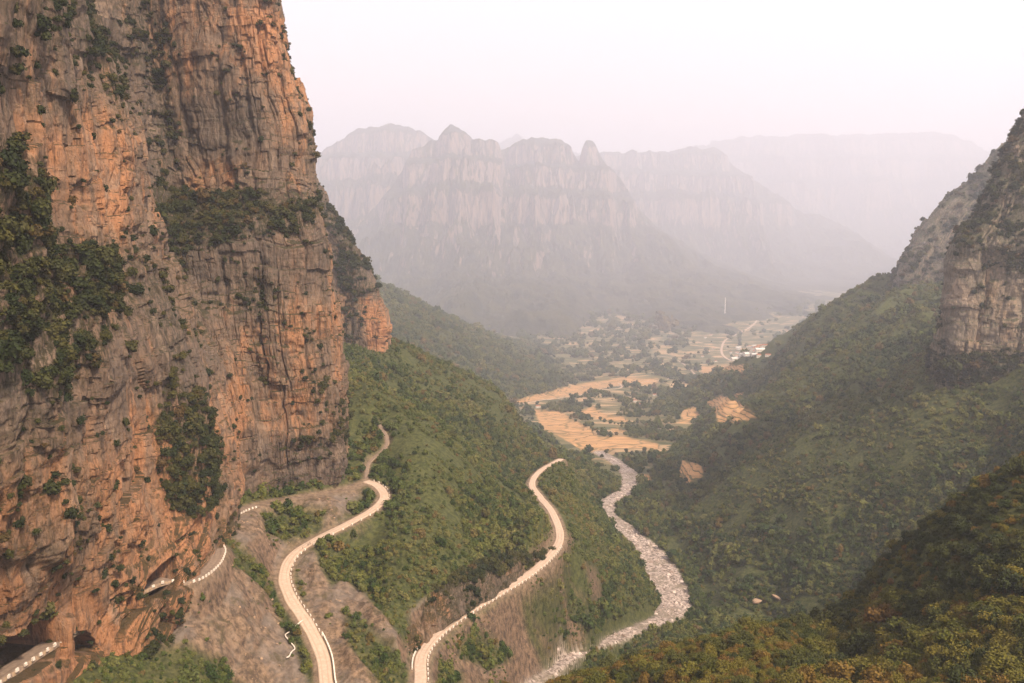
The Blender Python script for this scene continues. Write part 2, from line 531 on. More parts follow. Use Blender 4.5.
# benches cut for the roads
road_d = np.full(TX.shape, 1e9)
road_dz = np.zeros(TX.shape)
_cp = proj(ROAD_CLIFF)
CLIFF_OPEN = ROAD_CLIFF[_cp[0] > 186]                       # farther down the road runs in galleries inside the rock
for L, hw, bl in ((ROAD_UP, 4.4, 9), (ROAD_LOW, 4.4, 8), (CLIFF_OPEN, 4.2, 5), (TRACK, 1.8, 3)):
    d, k = line_dist(xy, L)
    d, k = d.reshape(TX.shape), k.reshape(TX.shape)
    w = np.where(TZ > L[k, 2], sstep(hw + bl, hw, d), sstep(hw + bl * 0.9, hw, d))
    TZ = TZ * (1 - w) + (L[k, 2] - 0.25) * w
    d = d + (3.2 if L is TRACK else 0)
    road_dz = np.where(d < road_d, np.abs(TZ - L[k, 2]), road_dz)
    road_d = np.minimum(road_d, d)
# dirt shoulders
dirt = sstep(7.0, 4.2, road_d) * sstep(6, 3, road_dz)
TZ = TZ - 2.6 * (1 - np.clip(scree, 0, 1)) * (1 - field) * (1 - river) * sstep(5, 14, road_d) * sstep(0.08, 0.3, slope)
TERR_P = np.stack([TX, TY, TZ], -1)
def blur(a_, n_):
    for ax in (0, 1):
        k_ = np.cumsum(np.concatenate([np.repeat(np.take(a_, [0], ax), n_ + 1, ax), a_, np.repeat(np.take(a_, [-1], ax), n_, ax)], ax), ax)
        m_ = a_.shape[ax]
        a_ = (np.take(k_, range(2 * n_ + 1, 2 * n_ + 1 + m_), ax) - np.take(k_, range(0, m_), ax)) / (2 * n_ + 1)
    return a_
CURV = (TZ - blur(TZ, 30)) / (TY * 0.009)                  # above 0 on ridges, below 0 in gullies
T_N = grid_normals(TERR_P)
T_N[T_N[..., 2] < 0] *= -1
steep = sstep(0.72, 0.5, T_N[..., 2])
scree = np.maximum(scree, sstep(16, 7, road_d) * steep * sstep(11, 4, road_dz))
fpx_, fpy_ = proj(TERR_P)
field_w = np.zeros(TX.shape)
for f_ in FIELDS:
    field_w = np.maximum(field_w, poly_mask(fpx_, fpy_ - 1.5, f_, 1.2))
veg_town = poly_mask(fpx_, fpy_, [(688,334),(760,300),(800,300),(790,345),(770,366),(690,366)], 4) * (TY > W(900) * S)
veg = (1 - 0.8 * veg_town) * (1 - np.clip(scree * 1.15, 0, 1)) * (1 - field) * (1 - field_w) * (1 - river) * (1 - dirt)

tm = NT('ground')
nf = tm.noise((0.3, 0.3, 0.3), 7, 0.68)
nm = tm.noise((0.03, 0.03, 0.03), 6, 0.62)
nd = tm.noise((0.10, 0.10, 0.08), 6, 0.65, dist=0.8)
soil = tm.mix(tm.ramp(nf, 0.35, 0.65), (0.028, 0.038, 0.011), (0.085, 0.088, 0.028))
# patchwork of plots on the open valley floor
vc = tm.voro((0.013, 0.030, 0.0), 'F1', out='Color')
vcs = tm.n('ShaderNodeSeparateColor')
tm.put(vcs.inputs[0], vc)
plot = tm.mix(tm.ramp(vcs.outputs[0], 0.25, 0.55), (0.060, 0.068, 0.026), (0.16, 0.135, 0.065))
plot = tm.mix(tm.ramp(vcs.outputs[1], 0.74, 0.88), plot, (0.42, 0.28, 0.16))
plot = tm.mix(tm.ramp(nm, 0.55, 0.7), plot, (0.10, 0.10, 0.045))
soil = tm.mix(tm.attr('valley'), soil, plot)
scr = tm.mix(tm.ramp(nf, 0.36, 0.66), (0.075, 0.052, 0.036), (0.26, 0.175, 0.115))
scr = tm.mix(tm.math('MULTIPLY', tm.ramp(nm, 0.42, 0.62), 0.8), scr, tm.mix(nf, (0.10, 0.08, 0.066), (0.24, 0.195, 0.165)))
scr = tm.mix(tm.math('MULTIPLY', tm.ramp(nd, 0.52, 0.66), 0.75), scr, (0.070, 0.056, 0.028))
scr = tm.mix(tm.math('MULTIPLY', tm.ramp(nd, 0.42, 0.30), 0.5), scr, (0.33, 0.215, 0.135))
rk0 = tm.noise((0.4, 0.4, 0.22), 7, 0.68, dist=0.4)
rockc = tm.mix(tm.ramp(tm.math('ADD', tm.math('MULTIPLY', rk0, 0.5), tm.math('MULTIPLY', nf, 0.5)), 0.38, 0.62), (0.06, 0.043, 0.032), (0.23, 0.15, 0.10))
scr = tm.mix(tm.ramp(tm.up(), 0.66, 0.50), scr, rockc)
vs = tm.voro((0.5, 0.5, 0.5), 'F1', out='Color')
vsep = tm.n('ShaderNodeSeparateColor')
tm.put(vsep.inputs[0], vs)
grav = tm.mix(vsep.outputs[0], (0.11, 0.085, 0.07), (0.50, 0.41, 0.36))
grav = tm.mix(tm.math('MULTIPLY', tm.ramp(nm, 0.48, 0.62), 0.7), grav, (0.20, 0.165, 0.12))
fld = tm.mix(tm.ramp(tm.noise((0.02, 0.05, 0.2), 4, 0.6), 0.35, 0.65), (0.56, 0.31, 0.14), (0.42, 0.235, 0.11))
fv = tm.voro((0.014, 0.045, 0.0), 'F1', out='Color')
fvs = tm.n('ShaderNodeSeparateColor')
tm.put(fvs.inputs[0], fv)
fld = tm.mix(tm.math('MULTIPLY', fvs.outputs[0], 0.55), fld, (0.36, 0.22, 0.11))
fe = tm.voro((0.014, 0.045, 0.0))
fld = tm.mix(tm.math('MULTIPLY', tm.math('MULTIPLY', tm.ramp(fe, 0.07, 0.02), 0.8), tm.ramp(tm.up(), 0.965, 0.99)), fld, (0.13, 0.11, 0.045))
psep = tm.n('ShaderNodeSeparateXYZ')
tm.put(psep.inputs[0], tm.pos)
zfr = tm.math('FRACT', tm.math('ADD', tm.math('MULTIPLY', psep.outputs[2], 0.17), tm.math('MULTIPLY', nm, 0.8)))
rise = tm.math('MULTIPLY', tm.math('MULTIPLY', tm.ramp(zfr, 0.62, 0.74), tm.ramp(zfr, 1.0, 0.90)), tm.ramp(tm.up(), 0.995, 0.97))
fld = tm.mix(tm.math('MULTIPLY', rise, 0.9), fld, (0.085, 0.080, 0.032))
c = tm.mix(tm.attr('scree'), soil, scr)
c = tm.mix(tm.attr('dirt'), c, tm.mix(tm.ramp(nf, 0.3, 0.7), (0.12, 0.085, 0.06), (0.27, 0.19, 0.13)))
c = tm.mix(tm.attr('field'), c, fld)
c = tm.mix(tm.attr('river'), c, grav)
tm.color(c)
tm.bump(tm.math('ADD', nf, tm.math('MULTIPLY', rk0, 0.3)), 1.6, 0.9)
GROUND = tm.m
valley = sstep(W(620), W(720), TY / S) * sstep(1.0, 0.45, slope / 0.28) * (1 - river) * (TZ < 90)
me = make_mesh('terrain', TERR_P.reshape(-1, 3), grid_faces(NR, NC)[:, ::-1], [GROUND],
               attrs=dict(scree=scree, field=field, river=river, dirt=dirt, valley=valley))
structure(link('terrain', me))

# ---------------------------------------------------------------- cliffs
def sheet(rows, nr, nc):
    """rows: list of (py, [(px, depth), ...]) -> dense grid of world points"""
    G = np.array([[at(c_[0], py, c_[1]) if len(c_) == 2 else at(*c_) for c_ in cols] for py, cols in rows])
    G = catmull(G, nr)
    G = catmull(np.swapaxes(G, 0, 1), nc)
    return np.swapaxes(G, 0, 1)

def rock_disp(p, u, k=1.0, seed=0, flow=0.0):
    """jointed, bedded limestone: buttresses, beds and blocks (metres)"""
    w = np.stack([fbm(p / (30 * k), 3, seed + 51), fbm(p / (30 * k), 3, seed + 57)], -1)
    z = p[..., 2] + 7 * k * w[..., 0] + flow * u
    uu = u + 6 * k * w[..., 1]
    d = 8.0 * k * ridged(p / np.array([70, 70, 320]) / k, 3, seed) + 3.4 * k * fbm(p / np.array([20, 20, 75]) / k, 4, seed + 5)
    busy = sstep(-0.35, 0.3, fbm(p / np.array([28, 28, 45]) / k, 3, seed + 31))
    for n_, (h, wd, a) in enumerate(((40, 24, 2.6), (15, 10, 1.7), (6.5, 4.2, 0.85))):
        h, wd, a = h * k, wd * k, a * k
        m = 1.0 if n_ == 0 else 0.25 + 0.75 * busy
        b = np.floor(z / h)
        off = ihash(b, b * 0, b * 0, seed + 3 + n_) * wd
        cidx = np.floor((uu + off) / wd)
        r1 = ihash(b, cidx, b * 0, seed + int(10 * h))
        zz = z / h + r1 * 0.7                              # blocks break at different heights
        b2 = np.floor(zz)
        d = d + m * a * (ihash(b2, cidx, b * 0, seed + int(10 * h) + 7) * 2 - 1)
        d = d + 0.18 * a * (ihash(b, b * 0, b * 0, seed + 77) * 2 - 1)
        d = d - m * 0.25 * a * sstep(0.10, 0.0, zz - b2)
        fu = (uu + off) / wd - cidx
        d = d - m * 0.55 * a * sstep(0.10, 0.0, 0.5 - np.abs(fu - 0.5))
    # long open joints
    cr = np.abs(vnoise(np.stack([uu / (27 * k), z / (120 * k), z * 0 + seed], -1), seed + 19))
    d = d + 2.6 * k * fbm(p / np.array([26, 26, 22]) / k, 4, seed + 61) - 2.4 * k * sstep(0.25, 0.6, fbm(p / np.array([20, 20, 13]) / k, 3, seed + 63))
    d = d - 2.2 * k * sstep(0.06, 0.0, cr) * (0.4 + 0.6 * busy)
    # a few continuous ledges
    lz = vnoise(np.stack([z / (17 * k), uu / (260 * k), z * 0], -1), seed + 23)
    d = d + 0.9 * k * sstep(-0.15, 0.15, lz)
    d = d + 0.8 * k * fbm(p / np.array([3.5, 3.5, 6]) / k, 3, seed + 13)
    return d - d.mean()

CLIFFS = []
def cliff(name, rows, nr, nc, mat, k, seed, toward, veg_polys=(), warm=None, holes=(), flow=0.0, amp=1.0, pads=()):
    G = sheet(rows, nr, nc)
    N = grid_normals(G)
    if np.mean((N * (np.asarray(toward) - G)).sum(-1)) < 0:
        N = -N
    u = np.concatenate([np.zeros((nr, 1)), np.cumsum(np.linalg.norm(np.diff(G[..., :2], axis=1), axis=-1), axis=1)], 1)
    u = np.repeat(u.mean(0, keepdims=True), nr, 0)
    px, py = proj(G)
    jn = fbm(G / 14.0, 3, seed + 91)
    jm = fbm(G / 14.0, 3, seed + 92)
    vg = np.zeros(px.shape)
    for poly, soft, wgt in veg_polys:
        vg = np.maximum(vg, wgt * poly_mask(px + 9 * jn, py + 9 * jm, poly, soft))
    d = amp * rock_disp(G, u, k, seed, flow) * (1 - 0.25 * vg)
    for poly, val, soft in pads:
        hm = poly_mask(px, py, poly, soft)
        d = d * (1 - hm) + (val + 0.6 * d) * hm
    for poly, depth, soft in holes:
        hm = poly_mask(px + 1.2 * jn, py + 1.2 * jm, poly, soft)
        d = d * (1 - hm) - (depth + 2.0 * jn) * hm
        vg = vg * (1 - poly_mask(px, py, poly, 8))
    P = G + N * d[..., None]
    wm = np.full(px.shape, 0.30)
    for poly, soft, v in (warm or []):
        m_ = poly_mask(px + 6 * jn, py + 6 * jm, poly, soft)
        wm = wm * (1 - m_) + v * m_
    f = grid_faces(nr, nc)
    me = make_mesh(name, P.reshape(-1, 3), f, [mat], attrs=dict(warm=wm, veg=vg), smooth=False)
    o = structure(link(name, me))
    CLIFFS.append((o, P, N, vg, px, py))
    return P

near_rows = [
 (-200, [(-300,62),(-70,100),(0,124),(36,152),(62,192),(78,238),(60,300),(0,360)]),
 (0,    [(-300,62),(-70,102),(0,127),(42,155),(68,192),(86,236),(72,300),(20,360)]),
 (110,  [(-300,62),(-70,102),(0,127),(50,155),(92,192),(128,232),(112,300),(40,360)]),
 (200,  [(-300,62),(-70,101),(0,126),(58,153),(105,190),(142,229),(132,292),(50,360)]),
 (290,  [(-300,62),(-70,100),(0,124),(66,151),(121.353,188),(164.588,226),(160.588,288),(55.7647,360)]),
 (370,  [(-300,62),(-70,99),(0,123),(72,150),(137,187),(193,223),(194,278),(52,360)]),
 (440,  [(-300,62),(-70,99),(0,123),(75,150),(145,187),(208,221),(212,268),(52,360)]),
 (510,  [(-300,62),(-70,99),(0,123),(75,150),(145,184),(208,219),(218,262),(62,360)]),
 (555,  [(-300,62),(-70,100),(0,124),(75,151),(143,179),(205,208),(214,246),(80,360)]),
 (590,  [(-300,62),(-70,101),(0,126),(75,152),(137,173),(190,192),(198,240),(80,360)]),
 (640,  [(-300,62),(-70,103),(0,128),(75,152),(120,165),(162,180),(168,230),(80,360)]),
 (720,  [(-300,62),(-70,103),(0,128),(75,150),(115,160),(126,170),(136,220),(72,340)]),
 (800,  [(-300,62),(-70,103),(0,126),(75,146),(115,155),(121,165),(131,210),(72,330)]),
]
near_veg = [
 ([(-20,130),(20,140),(45,190),(75,235),(110,240),(135,290),(110,330),(85,370),(70,410),(30,400),(-20,380)], 14, 0.9),
 ([(165,375),(195,390),(222,450),(220,500),(190,515),(165,505),(160,450)], 8, 1.0),
 ([(85,-20),(70,20),(95,80),(118,130),(128,120),(100,30)], 7, 0.7),
 ([(-20,-30),(60,-30),(75,40),(40,60),(-20,70)], 16, 0.42),
 ([(120,230),(160,260),(185,330),(170,380),(140,330)], 12, 0.45),
 ([(-20,420),(60,400),(110,500),(60,580),(-20,560)], 22, 0.42),
 ([(-20,60),(60,50),(100,130),(60,130),(-20,110)], 16, 0.30),
 ([(130,640),(165,610),(160,700),(110,700)], 8, 0.7),
 ([(95,540),(112,520),(118,600),(100,600)], 6, 0.25),
]
near_warm = [([(-50,440),(240,400),(240,720),(-50,720)], 50, 0.85), ([(20,120),(130,120),(140,260),(60,230)], 30, 0.7), ([(165,515),(210,505),(205,560),(165,560)], 8, 1.3)]
near_holes = [
 ([(-8,657),(10,638),(22,634),(34,622),(47,618),(58,612),(64,618),(66,647),(30,669),(-8,692)], 28, 0.9),
 ([(72,634),(84,630),(103,645),(98,651),(76,655)], 14, 1.0),
 ([(141,600),(146,581),(157,567),(172,556),(181,572),(178,590),(160,599)], 26, 0.9),
 ([(129,612),(130,597),(136,593),(137,609)], 8, 1.0),
 ([(153,632),(155,613),(162,603),(166,622)], 8, 1.2),
]
cliff('cliff', near_rows, 900, 620, ROCK_NEAR, 1.0, 100, (100, 250, 430), near_veg, near_warm, near_holes, flow=-0.10, pads=[
    ([(-40,560),(30,560),(80,575),(105,620),(60,615),(10,640),(-40,660)], -1.5, 8),
    ([(-40,690),(30,672),(68,662),(105,655),(110,760),(-40,780)], 3.0, 6),
    ([(66,616),(76,616),(76,664),(66,664)], 1.5, 3),
    ([(125,590),(150,560),(172,545),(185,560),(170,560),(150,576),(130,598)], 1.5, 5),
    ([(128,612),(150,600),(178,590),(200,585),(200,640),(120,660)], 3.5, 5)])

tower_rows = [
 (-200, [(60,335),(92,328),(130,326),(180,314),(226,312),(262,318),(266,345),(249,400)]),
 (-60,  [(66,315),(100,312),(140,322),(190,310),(232,308),(269,316),(272,343),(254,400)]),
 (0,    [(72,300),(108,304),(147,318),(196,307),(239,305),(272,313),(275,340),(256,400)]),
 (70,   [(82,292),(118,300),(155,316),(201,305),(248,303),(286,311),(289,340),(269,400)]),
 (120,  [(92,286),(128,297),(163,313),(207,303),(257,301),(304,308),(307,338),(284,400)]),
 (185,  [(100,280),(140,292),(172,307),(214,300),(262,298),(308,305),(311,335),(289,400)]),
 (200,  [(100,276),(142,285),(176,298),(219,295),(268,295),(310,303),(314,335),(292,400)]),
 (225,  [(102,272),(147,278),(182,280),(226,282),(276,287),(317,300),(321,335),(294,400)]),
 (290,  [(112,265),(162,270),(196,276),(237,281),(283,285),(325,298),(329,335),(294,400)]),
 (370,  [(150,259),(188,262),(214,270),(249,278),(291,284),(332,297),(336,335),(304,400)]),
 (440,  [(170,256),(204,259),(229,267),(259,277),(300,284),(339,298),(342,332),(314,390)]),
 (500,  [(180,254),(210,257),(236,264),(264,277),(306,287),(341,302),(345,332),(314,390)]),
 (580,  [(180,250),(210,254),(236,262),(264,276),(306,287),(342,302),(346,332),(314,390)]),
]
tower_veg = [
 ([(150,205),(185,190),(230,193),(280,205),(318,196),(325,215),(300,230),(250,235),(200,245),(180,280),(160,265)], 8, 1.0),
 ([(160,-20),(185,60),(178,150),(172,200),(150,190),(158,100),(120,40),(100,-20)], 9, 0.6),
 ([(215,250),(280,280),(310,330),(330,345),(320,355),(270,320),(230,290)], 8, 0.5),
 ([(300,370),(318,370),(330,400),(308,405)], 6, 0.8),
 ([(300,430),(330,430),(330,450),(300,450)], 6, 0.6),
 ([(325,400),(345,395),(352,440),(330,450)], 8, 0.6),
 ([(160,240),(200,330),(215,400),(200,400),(170,320)], 10, 0.55),
 ([(282,-20),(300,75),(322,130),(322,190),(314,190),(305,110),(284,50),(270,-20)], 3, 0.5),
 ([(190,60),(300,60),(310,160),(200,170)], 30, 0.16),
 ([(215,240),(335,240),(340,420),(230,420)], 30, 0.16),
]
tower_warm = [([(230,10),(290,10),(318,140),(300,180),(270,130)], 14, 0.8), ([(180,150),(240,165),(230,195),(180,195)], 10, 0.9), ([(150,20),(190,60),(180,150)], 12, 0.6),
              ([(225,320),(340,300),(350,420),(300,440),(230,430)], 25, 0.65), ([(215,440),(350,450),(350,510),(215,510)], 15, 0.22)]
tower_holes = [([(224,514),(228,500),(244,494),(245,512),(232,521)], 24, 0.9), ([(238,516),(243,500),(258,493),(261,507),(250,513)], 24, 0.8), ([(268,499),(276,496),(277,503),(269,505)], 14, 0.7)]
cliff('cliff', tower_rows, 780, 560, ROCK_NEAR, 1.15, 200, (100, 250, 430), tower_veg, tower_warm, tower_holes, pads=[([(205,470),(270,470),(270,498),(205,505)], -3.0, 6)])

third_rows = [
 (120, [(270,575),(292,566),(300,580),(290,680)]),
 (205, [(280,560),(310,553),(325,566),(312,680)]),
 (250, [(290,555),(330,549),(356,561),(345,680)]),
 (290, [(295,552),(340,546),(379,558),(365,680)]),
 (345, [(300,546),(345,541),(386,553),(372,680)]),
 (400, [(300,540),(345,536),(388,548),(374,680)]),
]
cliff('cliff', third_rows, 260, 200, ROCK_NEAR, 1.3, 300, (100, 250, 430), [([(318,195),(345,225),(378,295),(365,300),(345,310),(335,260)], 6, 0.95), ([(335,300),(362,300),(360,352),(340,352)], 6, 0.6)],
      [([(360,300),(390,300),(390,350),(365,350)], 8, 0.8)])

right_rows = [
 (20,  [(1072,560),(1069,500),(1092,478),(1157,465),(1307,440)]),
 (108, [(1047,560),(1031,482),(1057,464),(1122,452),(1307,425)]),
 (150, [(1025,560),(1007,478),(1037,458),(1112,446),(1307,420)]),
 (175, [(1013,560),(995,474),(1029,452),(1109,440),(1307,415)]),
 (205, [(999,560),(983,468),(1019,442),(1107,428),(1307,405)]),
 (240, [(981,560),(960,460),(1005,434),(1107,418),(1307,395)]),
 (262, [(971,560),(952,462),(999,436),(1107,418),(1307,395)]),
 (310, [(963,560),(945,462),(993,437),(1107,418),(1307,395)]),
 (365, [(955,560),(935,464),(985,437),(1107,416),(1307,392)]),
 (440, [(947,560),(922,464),(977,435),(1107,412),(1307,388)]),
]
cliff('cliff', right_rows, 520, 300, ROCK_FAR, 1.25, 400, (0, 250, 430),
      [([(1024,100),(1000,130),(985,165),(955,240),(950,262),(990,262),(1060,300),(1060,120)], 8, 0.66), ([(935,290),(950,290),(955,360),(930,370)], 6, 0.5),
       ([(985,250),(1012,270),(990,330),(975,300)], 8, 0.5), ([(900,352),(1060,352),(1060,460),(900,460)], 5, 1.0)],
      [([(960,270),(1060,270),(1060,360),(960,360)], 12, 0.3)])

spur_rows = [
 (100, [(1050,960),(1040,880),(1080,850),(1200,800)]),
 (168, [(1003,960),(986,870),(1025,845),(1200,790)]),
 (200, [(962,960),(948,865),(990,838),(1200,780)]),
 (235, [(932,960),(918,860),(965,832),(1200,770)]),
 (270, [(915,960),(900,856),(950,828),(1200,765)]),
 (320, [(905,960),(890,850),(940,822),(1200,760)]),
]
cliff('cliff', spur_rows, 240, 200, ROCK_FAR, 1.8, 500, (0, 250, 430), [([(1000,150),(880,280),(890,330),(1100,330),(1100,200)], 10, 0.6)], None)

cut_rows = [
 (0, [(398,640,226),(404,604,231),(425,592,240),(445,580,246),(480,564,264),(522,554,290),(560,548,310)]),
 (0, [(400,645,216),(408,612,226),(428,600,234),(447,588,240),(481,571,258),(522,559,283),(556,553,304)]),
 (0, [(404,650,212),(412,634,219),(430,620,228),(449,606,236),(482,588,254),(521,570,280),(552,556,300)]),
 (0, [(408,668,208),(416,656,214),(434,640,224),(453,622,233),(484,603,251),(523,580,277),(552,562,298)]),
]
cliff('rock_face', cut_rows, 130, 420, ROCK_NEAR, 0.45, 600, (60, 100, 430), [([(380,540),(580,530),(580,560),(480,578),(420,598),(380,615)], 4, 1.0), ([(400,590),(560,540),(560,570),(420,650)], 8, 0.3)], [([(390,590),(440,590),(440,660),(390,660)], 10, 0.8)], amp=0.9)

# ---------------------------------------------------------------- far mountains
mm = NT('far_mountain')
mn = mm.noise((0.006, 0.006, 0.004), 6, 0.6)
ms = mm.noise((0.03, 0.03, 0.003), 5, 0.6)
rockc = mm.mix(mm.ramp(ms, 0.4, 0.65), (0.25, 0.18, 0.14), (0.065, 0.058, 0.055))
vegc = mm.mix(mm.ramp(mn, 0.38, 0.62), (0.017, 0.020, 0.010), (0.060, 0.056, 0.026))
mm.color(mm.mix(mm.ramp(mm.up(), 0.47, 0.33), vegc, rockc))
mm.bump(mm.noise((0.04, 0.04, 0.02), 6, 0.65), 14, 0.8)
FARM = mm.m

def strata_map(h, bands):
    """bands: (z0, z1, out0, out1) piecewise: benches and cliffs"""
    xs, ys = zip(*bands)
    return np.interp(h, xs, ys)

def mountain(name, sky, yu, foot_py, reach, seed, spur=160, n=(900, 420)):
    """ridge with a given skyline, cliff bands and talus running towards the viewer"""
    a = np.array(sky, float)
    nc, nr = n
    px = np.linspace(a[0, 0], a[-1, 0], nc)
    k = W(yu) / 2560.0 * 0.7
    jag = 0.6 * fbm(np.stack([px / 7.0, px * 0, px * 0], -1), 4, seed + 40) - 0.9 * ridged(np.stack([px / 16.0, px * 0, px * 0], -1), 3, seed + 43) * np.clip((px - a[0, 0]) / 30, 0, 1) + 0.2
    py = np.interp(px, a[:, 0], a[:, 1]) + 2.2 * jag
    top = at(px, py, yu)
    base = at(512, foot_py, yu - reach)[2] - 25
    t = np.concatenate([np.linspace(-0.35, 0, 30)[:-1], np.linspace(0, 1, nr) ** 1.15])
    rch = 1.55 * reach * S * (1 + 0.35 * fbm(np.stack([px / 60.0, px * 0, px * 0], -1), 3, seed + 41))
    rch = np.minimum(rch, 0.5 * top[:, 1])
    Y = top[None, :, 1] - t[:, None] * rch[None]
    X = top[None, :, 0] * (Y / top[None, :, 1]) ** 0.6
    h0 = top[:, 2] - base
    w = np.exp(-0.5 * (np.arange(-150, 151) / 50.0) ** 2)
    hb = np.convolve(np.pad(h0, 150, 'edge'), w / w.sum(), 'valid')
    mixh = sstep(0.0, 0.30, t)[:, None]
    H = h0[None] * (1 - mixh) + hb[None] * mixh
    wx = X + 60 * k * fbm(np.stack([X / 260 / k, Y / 260 / k, X * 0], -1), 3, seed + 2)
    r = ridged(np.stack([wx / 430 / k, Y / 1000 / k, X * 0], -1), 4, seed)
    r2 = ridged(np.stack([wx / 130 / k, Y / 420 / k, X * 0], -1), 4, seed + 4, 0.6)
    r3 = fbm(np.stack([wx / 30 / k, Y / 60 / k, X * 0], -1), 4, seed + 6, 0.6)
    tt = np.clip(t[:, None] + 0 * X, 0, 1)
    env = np.sin(np.clip(tt * 0.96 + 0.02, 0, 1) * math.pi) ** 0.6
    tw = np.clip(tt + (-0.13 * r - (0.026 + 0.05 * sstep(0.42, 0.2, tt)) * r2 - 0.016 * r3) * env, 0, 1.2)
    hmax = h0.max()
    hi = np.array([0, .26, .50, .56, .66, .70, .83, .87, 1.0])
    ho = np.array([0, .13, .38, .54, .61, .74, .79, .92, 1.0])
    hn = np.interp(H / hmax, ho, hi) * (1 - tw) * (1 - 0.25 * np.sin(np.clip(tw, 0, 1) * math.pi) * sstep(0.25, 0.6, tw))
    hn = hn + 0.015 * fbm(np.stack([X / 300 / k, Y / 300 / k, X * 0], -1), 3, seed + 8) * env
    Z = base + hmax * np.interp(hn, hi, ho) + env * spur * k * 0.42 * (r + 0.45 * r2) * tt * sstep(0.95, 0.5, hn) + 0.02 * H * r3 * env
    back = t < 0
    Z[back] = top[None, :, 2] + t[back][:, None] * h0[None] * 1.6
    me = make_mesh(name, np.stack([X, Y, Z], -1).reshape(-1, 3), grid_faces(len(t), nc)[:, ::-1], [FARM])
    return structure(link(name, me))

mountain('mountain', [(150,215),(250,180),(300,162),(320,154),(345,139),(360,130),(372,128),(395,124),(420,130),(435,140),(455,150),(480,165),(520,190),(560,215)], 4400, 312, 1800, 11)
mountain('mountain', [(330,260),(360,225),(385,195),(402,172),(408,158),(414,148),(424,146),(432,139),(437,141),(446,129),(451,126),(465,133),(472,139),(478,141),(484,143),(492,139),(498,143),(501,152),(505,172),(516,196),(545,224),(580,250),(640,275),(700,292),(760,302)], 3500, 322, 1450, 12)
mountain('mountain', [(430,190),(480,160),(503,150),(520,143),(533,139),(545,138),(560,140),(570,146),(576,156),(579,160),(582,148),(586,142),(591,141),(596,147),(602,160),(612,172),(620,180),(632,202),(655,226),(700,252),(760,276),(830,292),(900,300)], 3900, 318, 1700, 13)
mountain('mountain', [(540,165),(600,152),(640,153),(660,150),(668,152),(690,146),(700,148),(714,146),(722,150),(735,163),(750,178),(770,190),(790,206),(810,214),(830,219),(850,228),(875,246),(905,268),(960,292)], 5400, 300, 2000, 14)
mountain('mountain', [(440,160),(500,144),(517,135),(530,142),(560,150),(600,158),(680,150),(703,143),(740,137),(800,136),(860,135),(930,133),(955,135),(975,143),(985,150),(1050,165),(1200,170),(1300,180)], 7600, 276, 2500, 15)

# ---------------------------------------------------------------- valley floor beyond
g = make_mesh('ground', [(-19800, 20, -500), (19800, 20, -500), (19800, 26800, -500), (-19800, 26800, -500)], [(0, 1, 2, 3)], [GROUND])
structure(link('ground', g))

# ---------------------------------------------------------------- looking things up on the terrain
LY = np.log(y_ax)
def terr_z(x, y):
    x, y = np.asarray(x, float), np.asarray(y, float)
    fi = np.clip((np.log(y) - ly0) / (ly1 - ly0) * (NR - 1), 0, NR - 1.001)
    fj = np.clip((x / y - s_ax[0]) / (s_ax[-1] - s_ax[0]) * (NC - 1), 0, NC - 1.001)
    i, j = fi.astype(int), fj.astype(int)
    a, b = fi - i, fj - j
    return (TZ[i, j] * (1 - a) * (1 - b) + TZ[i + 1, j] * a * (1 - b) + TZ[i, j + 1] * (1 - a) * b + TZ[i + 1, j + 1] * a * b)

FPX, FPY = proj(TERR_P)
# how far above each terrain point something nearer rises (rows of the picture); negative = hidden
FRONT = np.minimum.accumulate(np.where(FPY > 2000, 2000, FPY), axis=0)
HID = FPY - FRONT

def hit(px, py, ymin=0, ymax=1e9):
    """terrain point that shows at photo position (px, py)"""
    m = (np.abs(FPX - px) < 1.6) & (np.abs(FPY - py) < 2.2) & (TY > W(ymin) * S) & (TY < W(ymax) * S) & (HID < 4)
    if not m.any():
        m = (np.abs(FPX - px) < 4) & (np.abs(FPY - py) < 8) & (TY > W(ymin) * S) & (TY < W(ymax) * S)
    if not m.any():
        m = (np.abs(FPX - px) < 12) & (np.abs(FPY - py) < 25) & (TY > W(ymin) * S) & (TY < W(ymax) * S)
    if not m.any():
        return None
    p = TERR_P[m]
    e = np.hypot(FPX[m] - px, FPY[m] - py) + 0.002 * (p[:, 1] - p[:, 1].min())
    return p[e.argmin()]

# ---------------------------------------------------------------- roads
def road_mat(name, c1, c2, c3):
    t = NT(name)
    a = t.attr('across')
    ab = t.math('ABSOLUTE', a)
    n = t.noise((0.6, 0.6, 0.6), 5, 0.6)
    n2_ = t.noise((0.05, 0.05, 0.05), 4, 0.6)
    col = t.mix(t.ramp(n, 0.35, 0.7), c1, c2)
    track = t.math('MULTIPLY', t.ramp(t.math('ABSOLUTE', t.math('SUBTRACT', ab, 0.42)), 0.16, 0.05), t.ramp(n2_, 0.3, 0.6))
    col = t.mix(t.math('MULTIPLY', track, 0.55), col, c3)
    col = t.mix(t.math('MULTIPLY', t.ramp(ab, 0.82, 1.0), t.ramp(n, 0.4, 0.6)), col, (0.33, 0.23, 0.15))
    t.color(col)
    t.bump(n, 0.06, 0.4)
    return t.m
ROAD_M = road_mat('pale_concrete', (0.43, 0.32, 0.245), (0.52, 0.395, 0.31), (0.31, 0.22, 0.165))
ROAD_D = road_mat('shade_toned_concrete', (0.19, 0.14, 0.105), (0.26, 0.19, 0.145), (0.12, 0.085, 0.065))  # darker grey-brown road, colour lowered further to paint in the gallery shade

def side_vec(L):
    d = np.gradient(L[:, :2], axis=0)
    d /= np.linalg.norm(d, axis=1, keepdims=True) + 1e-9
    return np.stack([-d[:, 1], d[:, 0]], -1)

